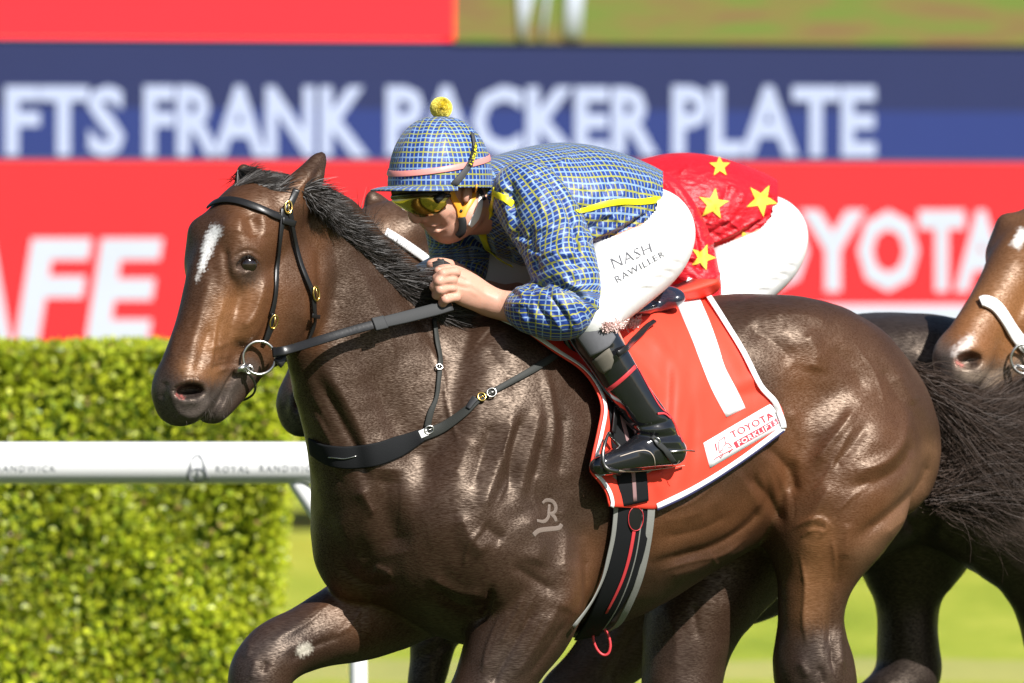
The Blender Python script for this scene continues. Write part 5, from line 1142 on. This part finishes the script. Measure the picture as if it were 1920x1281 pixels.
tube('red_loop', ring_pts(c + np.array([.012, 0, -.03]), np.array([.90, 0, -.05]), np.array([-.18, 0, .98]), .022, .036, 30), .0034, REDT, gi, close=True)
# breastplate
bp_ = empty('breastplate', 'black breastplate strap across the chest of the front horse', 'breastplate')
strap('chest_band', HB, [(584, 836), (612, 852), (650, 858), (700, 853), (745, 838), (790, 816)], [36, 40, 43, 44, 40, 24], WEB, bp_, .004, .004)
strap('shoulder_strap', HB, [(786, 818), (830, 802), (870, 775), (895, 752), (920, 737), (960, 715), (1005, 690), (1045, 664)], [22, 20, 17, 13, 11, 12, 14, 13], NYLON, bp_, .004, .003)
strap('stay', HB, [(800, 802), (806, 775), (817, 748), (821, 715), (824, 680), (818, 640), (812, 600)], [13, 12, 8, 9, 10, 10, 9], NYLON, bp_, .005, .0025)
strap('label', HB, [(786, 815), (800, 809)], 15, CWHITE, bp_, .0085, .001)
strap('strap_end', HB, [(878, 768), (885, 757), (892, 748)], [9, 12, 14], BLACKR, bp_, .007, .003)
def buckle(x, y, rx, ry, ang, m, parent, bv=HB, off=.009, name='buckle', rad=.0021):
    p, n = hit(bv, x, y, off); u = pxm(p[1]); e1 = np.array([math.cos(R(ang)), 0, math.sin(R(ang))]); e1 -= n * (e1 @ n); e1 /= np.linalg.norm(e1); e2 = np.cross(n, e1)
    b = tube(name, ring_pts(p, e1, e2, rx * u, ry * u, 26), rad, m, parent, close=True, seg=8); tube('prong', [p - e1 * rx * u, p + n * .003, p + e1 * rx * u], rad * .6, m, b, seg=6); return b
buckle(903, 746, 7, 8, 30, BRASS, bp_); buckle(921, 738, 9, 8, 30, METAL, bp_); buckle(803, 806, 9, 7, 25, METAL, bp_); buckle(822, 690, 5, 6, 80, METAL, bp_)
P2, N2 = on(HB, [(620, 856), (645, 859), (668, 855)], .010); cb = tube('wire_clip', P2, .0014, METAL, bp_, seg=6)

# bridle
bd = empty('bridle', 'black leather bridle with brass buckles and a ring bit on the front horse', 'bridle')
strap('browband', HB, [(392, 392), (405, 382), (430, 377), (460, 383), (490, 394), (515, 405), (545, 412)], [13, 14, 15, 15, 15, 15, 14], LEATHER, bd, .004, .004)
strap('cheekpiece', HB, [(530, 392), (527, 412), (522, 450), (518, 490), (516, 530), (512, 565), (506, 590)], [13, 11, 9, 9, 9, 10, 12], LEATHER, bd, .005, .003)
strap('cheekpiece', HB, [(508, 586), (504, 610), (498, 630), (494, 640)], [11, 13, 12, 9], LEATHER, bd, .008, .004)
strap('throatlatch', HB, [(540, 392), (543, 420), (549, 455), (560, 495), (572, 525), (582, 552), (584, 580), (584, 605), (576, 630), (566, 645)], [12, 10, 10, 10, 10, 12, 12, 11, 8, 6], LEATHER, bd, .008, .003)
strap('keeper', HB, [(525, 414), (548, 419)], 13, LEATHER, bd, .009, .003); strap('keeper', HB, [(577, 590), (591, 592)], 8, LEATHER, bd, .013, .002)
strap('crownpiece', HB, [(534, 398), (546, 378), (556, 356)], 13, LEATHER, bd, .004, .003)
buckle(537, 390, 12, 7, 80, BRASS, bd, off=.012); buckle(584, 551, 14, 8.5, -75, BRASS, bd, off=.015); buckle(509, 602, 13, 7.5, 78, BRASS, bd, off=.013)
rc = hit(HB, 478, 664, .012)[0]; rc = W(486, 671, rc[1] - .012); e1, e2 = np.array([.82, .57, 0]), np.array([0, 0, 1.]); u = pxm(rc[1])
e1 = np.array([.95, .25, 0]) / np.linalg.norm([.95, .25, 0])
tube('bit_ring', ring_pts(rc, e1, e2, 31 * u, 31 * u, 48), .0036, METAL, bd, close=True, seg=10)
mth = hit(HB, 441, 698, .001)[0]
tube('mouthpiece', [mth + np.array([-.004, .02, 0]), mth + [.004, -.004, .004], W(452, 690, mth[1] - .012), W(464, 687, rc[1] + .004), W(470, 689, rc[1])], [.006, .007, .008, .009, .007], METAL, bd, seg=10, sub=3)
tube('mouthpiece', [mth + np.array([.0, .01, 0]), W(450, 694, mth[1] - .010), W(462, 697, rc[1]), W(468, 702, rc[1])], .0042, METAL, bd, seg=8, sub=4)
tube('small_ring', ring_pts(W(468, 694, rc[1] - .006), [.9, .2, .1], [.1, .1, .95], 7 * u, 7 * u, 20), .0018, METAL, bd, close=True)
tube('chin_loop', [W(467, 702, rc[1]), W(476, 714, rc[1] + .01), W(479, 727, rc[1] + .02), W(474, 740, rc[1] + .04), W(458, 750, rc[1] + .06), W(436, 753, rc[1] + .08), W(428, 750, rc[1] + .10)], .0028, mat('dark steel', (.16, .15, .14), .35, metal=1.), bd, seg=8, sub=5)

# reins: from the bit to the hands and a loop behind them
rn_ = empty('reins', 'black reins with grey rubber grips running from bit to hands', 'reins')
hy = FB.at(846, 566, .155)[1]; ry0 = rc[1] - .004
wv = lambda pts: np.array([W(x, y, d) for x, y, d in spline(pts, 6)])
NR = np.array([.1, -.95, .28])
ribbon('leather_rein', wv([(511, 661, ry0 - .002), (540, 656, ry0 - .004), (600, 638, ry0 + (hy - ry0) * .26), (660, 620, ry0 + (hy - ry0) * .45), (712, 606, ry0 + (hy - ry0) * .6)]), NR, [.024, .021, .022, .022, .023], .0035, LEATHER, rn_)
ribbon('rubber_grip', wv([(700, 609, ry0 + (hy - ry0) * .565), (760, 595, ry0 + (hy - ry0) * .75), (815, 581, ry0 + (hy - ry0) * .92), (846, 573, hy)]), NR, [.027, .030, .031, .027], .0045, RUBBER, rn_)
ribbon('keeper', wv([(700, 609, ry0 + (hy - ry0) * .565 - .004), (712, 606.5, ry0 + (hy - ry0) * .60 - .004), (722, 604, ry0 + (hy - ry0) * .63 - .004)]), NR, .033, .005, RUBBER, rn_)
ribbon('bit_loop', np.array([rc + e1 * .039 * math.cos(a) * 1. + np.array([.012 * math.cos(a * 2), .008 * math.sin(a * 2), .034 * math.sin(a)]) for a in np.linspace(-.45, .5, 9)]), np.array([.2, -.95, 0]), .026, .006, LEATHER, rn_)
d0 = FB.at(870, 535, .10)[1]
ribbon('rein_loop', wv([(838, 532, d0 + .03), (826, 508, d0 + .02), (822, 490, d0 + .03)]), np.array([-.3, -.9, .3]), .030, .006, RUBBER, rn_)
ribbon('rein_loop', wv([(822, 492, d0 + .04), (836, 498, d0 + .05), (850, 512, d0 + .05)]), np.array([.2, -.5, .8]), .026, .005, RUBBER, rn_)
tube('rein_loop', [W(852, 506, d0 + .02), W(868, 508, d0 + .01), W(884, 514, d0), W(891, 528, d0), W(889, 545, d0 + .01)], .0045, mat('brown rein edge', (.11, .085, .07), .6), rn_, seg=8, sub=5)
ribbon('far_rein', wv([(470, 700, ry0 + .35), (600, 640, ry0 + .5), (760, 560, ry0 + .75), (835, 520, d0 + .17)]), NR, .022, .0035, LEATHER, rn_)
# saddle
sd = empty('racing_saddle', 'small dark racing saddle under the blue checked rider', 'saddle')
f = Field(FB.at(1090, 610, 0) - [.35, .45, .18], FB.at(1090, 610, 0) + [.35, .45, .2], .006)
f.ball(FB, 1120, 585, 0, 130, 26, .12, 6, k=.03); f.ball(FB, 1040, 572, 0, 26, 30, .06, 0, k=.03); f.ball(FB, 1225, 560, 0, 40, 26, .11, 14, k=.03)
for s_ in (1, -1):
    q = 560 * (s_ - 1); f.ball(FB, 1110 + q * .21, 640, .215 * s_, 70, 60, .022, -20, k=.03)
V_, Q_ = f.mesh(1); smooth_mesh('seat', V_, Q_, mat('navy saddle leather', (.018, .022, .04), .22, .6, coat=.6), sd)
BX = bvh(jbre, [c for c in sc_thing.children if c.name.startswith('cloth')][0], boot0)
strap('trailing_strap', BX, [(1152, 664), (1175, 650), (1200, 630), (1222, 612)], [11, 11, 12, 9], LEATHER, sd, .014, .004)
PUFF = mat('pale fleece', (.80, .60, .56), .9, .1); r_ = np.random.RandomState(4); pr = []
for k in range(900):
    x = r_.uniform(1128, 1200); y = 612 + (x - 1128) * -.06 + r_.normal(0, 4.5); h_ = hit(BX, x, y, .006)[0]
    if h_ is not None: pr.append(h_)
D = r_.normal(0, 1, (len(pr), 3)) + np.array([0, -1.2, .4]); strands('fleece', pr, D / np.linalg.norm(D, axis=1, keepdims=True), np.full(len(pr), .008), .3, .0035, PUFF, sd, 3, .1, 5, .6)
# stirrup
sr = empty('stirrup', 'dark stirrup iron and leather at the rider\'s near boot', 'stirrup')
ys = hit(BVBOOT, 1150, 872, .0)[0][1]
IRON = mat('dark iron', (.20, .19, .18), .3, metal=1.)
tube('iron', [W(1141, 812, ys + .01), W(1133, 835, ys - .016), W(1130, 855, ys - .028), W(1133, 872, ys - .03), W(1142, 881, ys - .028), W(1158, 884, ys - .012)], [.0035, .0045, .005, .0055, .006, .006], IRON, sr, seg=10, sub=5)
tube('iron', [W(1141, 812, ys + .02), W(1152, 826, ys + .045), W(1166, 842, ys + .05), W(1172, 856, ys + .05), W(1165, 880, ys + .05)], .0045, IRON, sr, seg=10, sub=5)
tube('tread', [W(1136, 880, ys - .03), W(1160, 886, ys + .05)], .008, BLACKR, sr, seg=10)
P_, N_ = on(BC, [(1150, 690), (1148, 740), (1144, 790), (1142, 812)], .012); ribbon('stirrup_leather', P_, N_, .016, .003, LEATHER, sr)
# other horses' tack seen in the photo
b2 = empty('bridle', 'white-rolled bridle on the dark horse hidden behind the front one', 'bridle')
_me = h2.data.copy(); _me.transform(M2); BH2 = BVHTree.FromPolygons([v.co[:] for v in _me.vertices], [tuple(p.vertices) for p in _me.polygons]); bpy.data.meshes.remove(_me)
strap('white_roll', BH2, [(722, 436), (745, 450), (770, 466), (792, 482), (812, 500)], 17, CWHITE, b2, .002, .006); strap('white_roll', BH2, [(800, 492), (815, 486), (832, 480)], 20, CWHITE, b2, .004, .010)
strap('red_rein', BH2, [(556, 672), (566, 690)], 9, REDT, b2, .006, .004)
b3 = empty('bridle', 'white noseband and ring bit on the bright bay horse at right', 'bridle'); b3.location = Vector(SH3)
BH3 = bvh(h3)
P3 = lambda *pts: nodpx(*pts)
strap('noseband', BH3, P3((352, 612), (362, 606), (385, 610), (425, 640), (470, 665)), [24, 28, 28, 28, 26], mat('sheepskin white', (.85, .84, .82), .7), b3, .006, .007)
ctr = P3((452, 690))[0]; hh = hit(BH3, ctr[0], ctr[1], .02)
if hh[0] is not None:
    tube('bit_ring', ring_pts(hh[0] + np.array([.01, -.01, 0]), e1, e2, .038, .038, 36), .0042, METAL, b3, close=True)
    tube('mouthpiece', [hh[0] + np.array([-.03, 0, -.02]), hh[0] + np.array([.0, -.01, -.02]), hh[0] + np.array([.05, 0, -.05])], .006, METAL, b3, seg=8, sub=4)
strap('cheekpiece', BH3, P3((456, 668), (466, 640), (478, 600)), 16, mat('white strap', (.8, .8, .78), .6), b3, .012, .005)
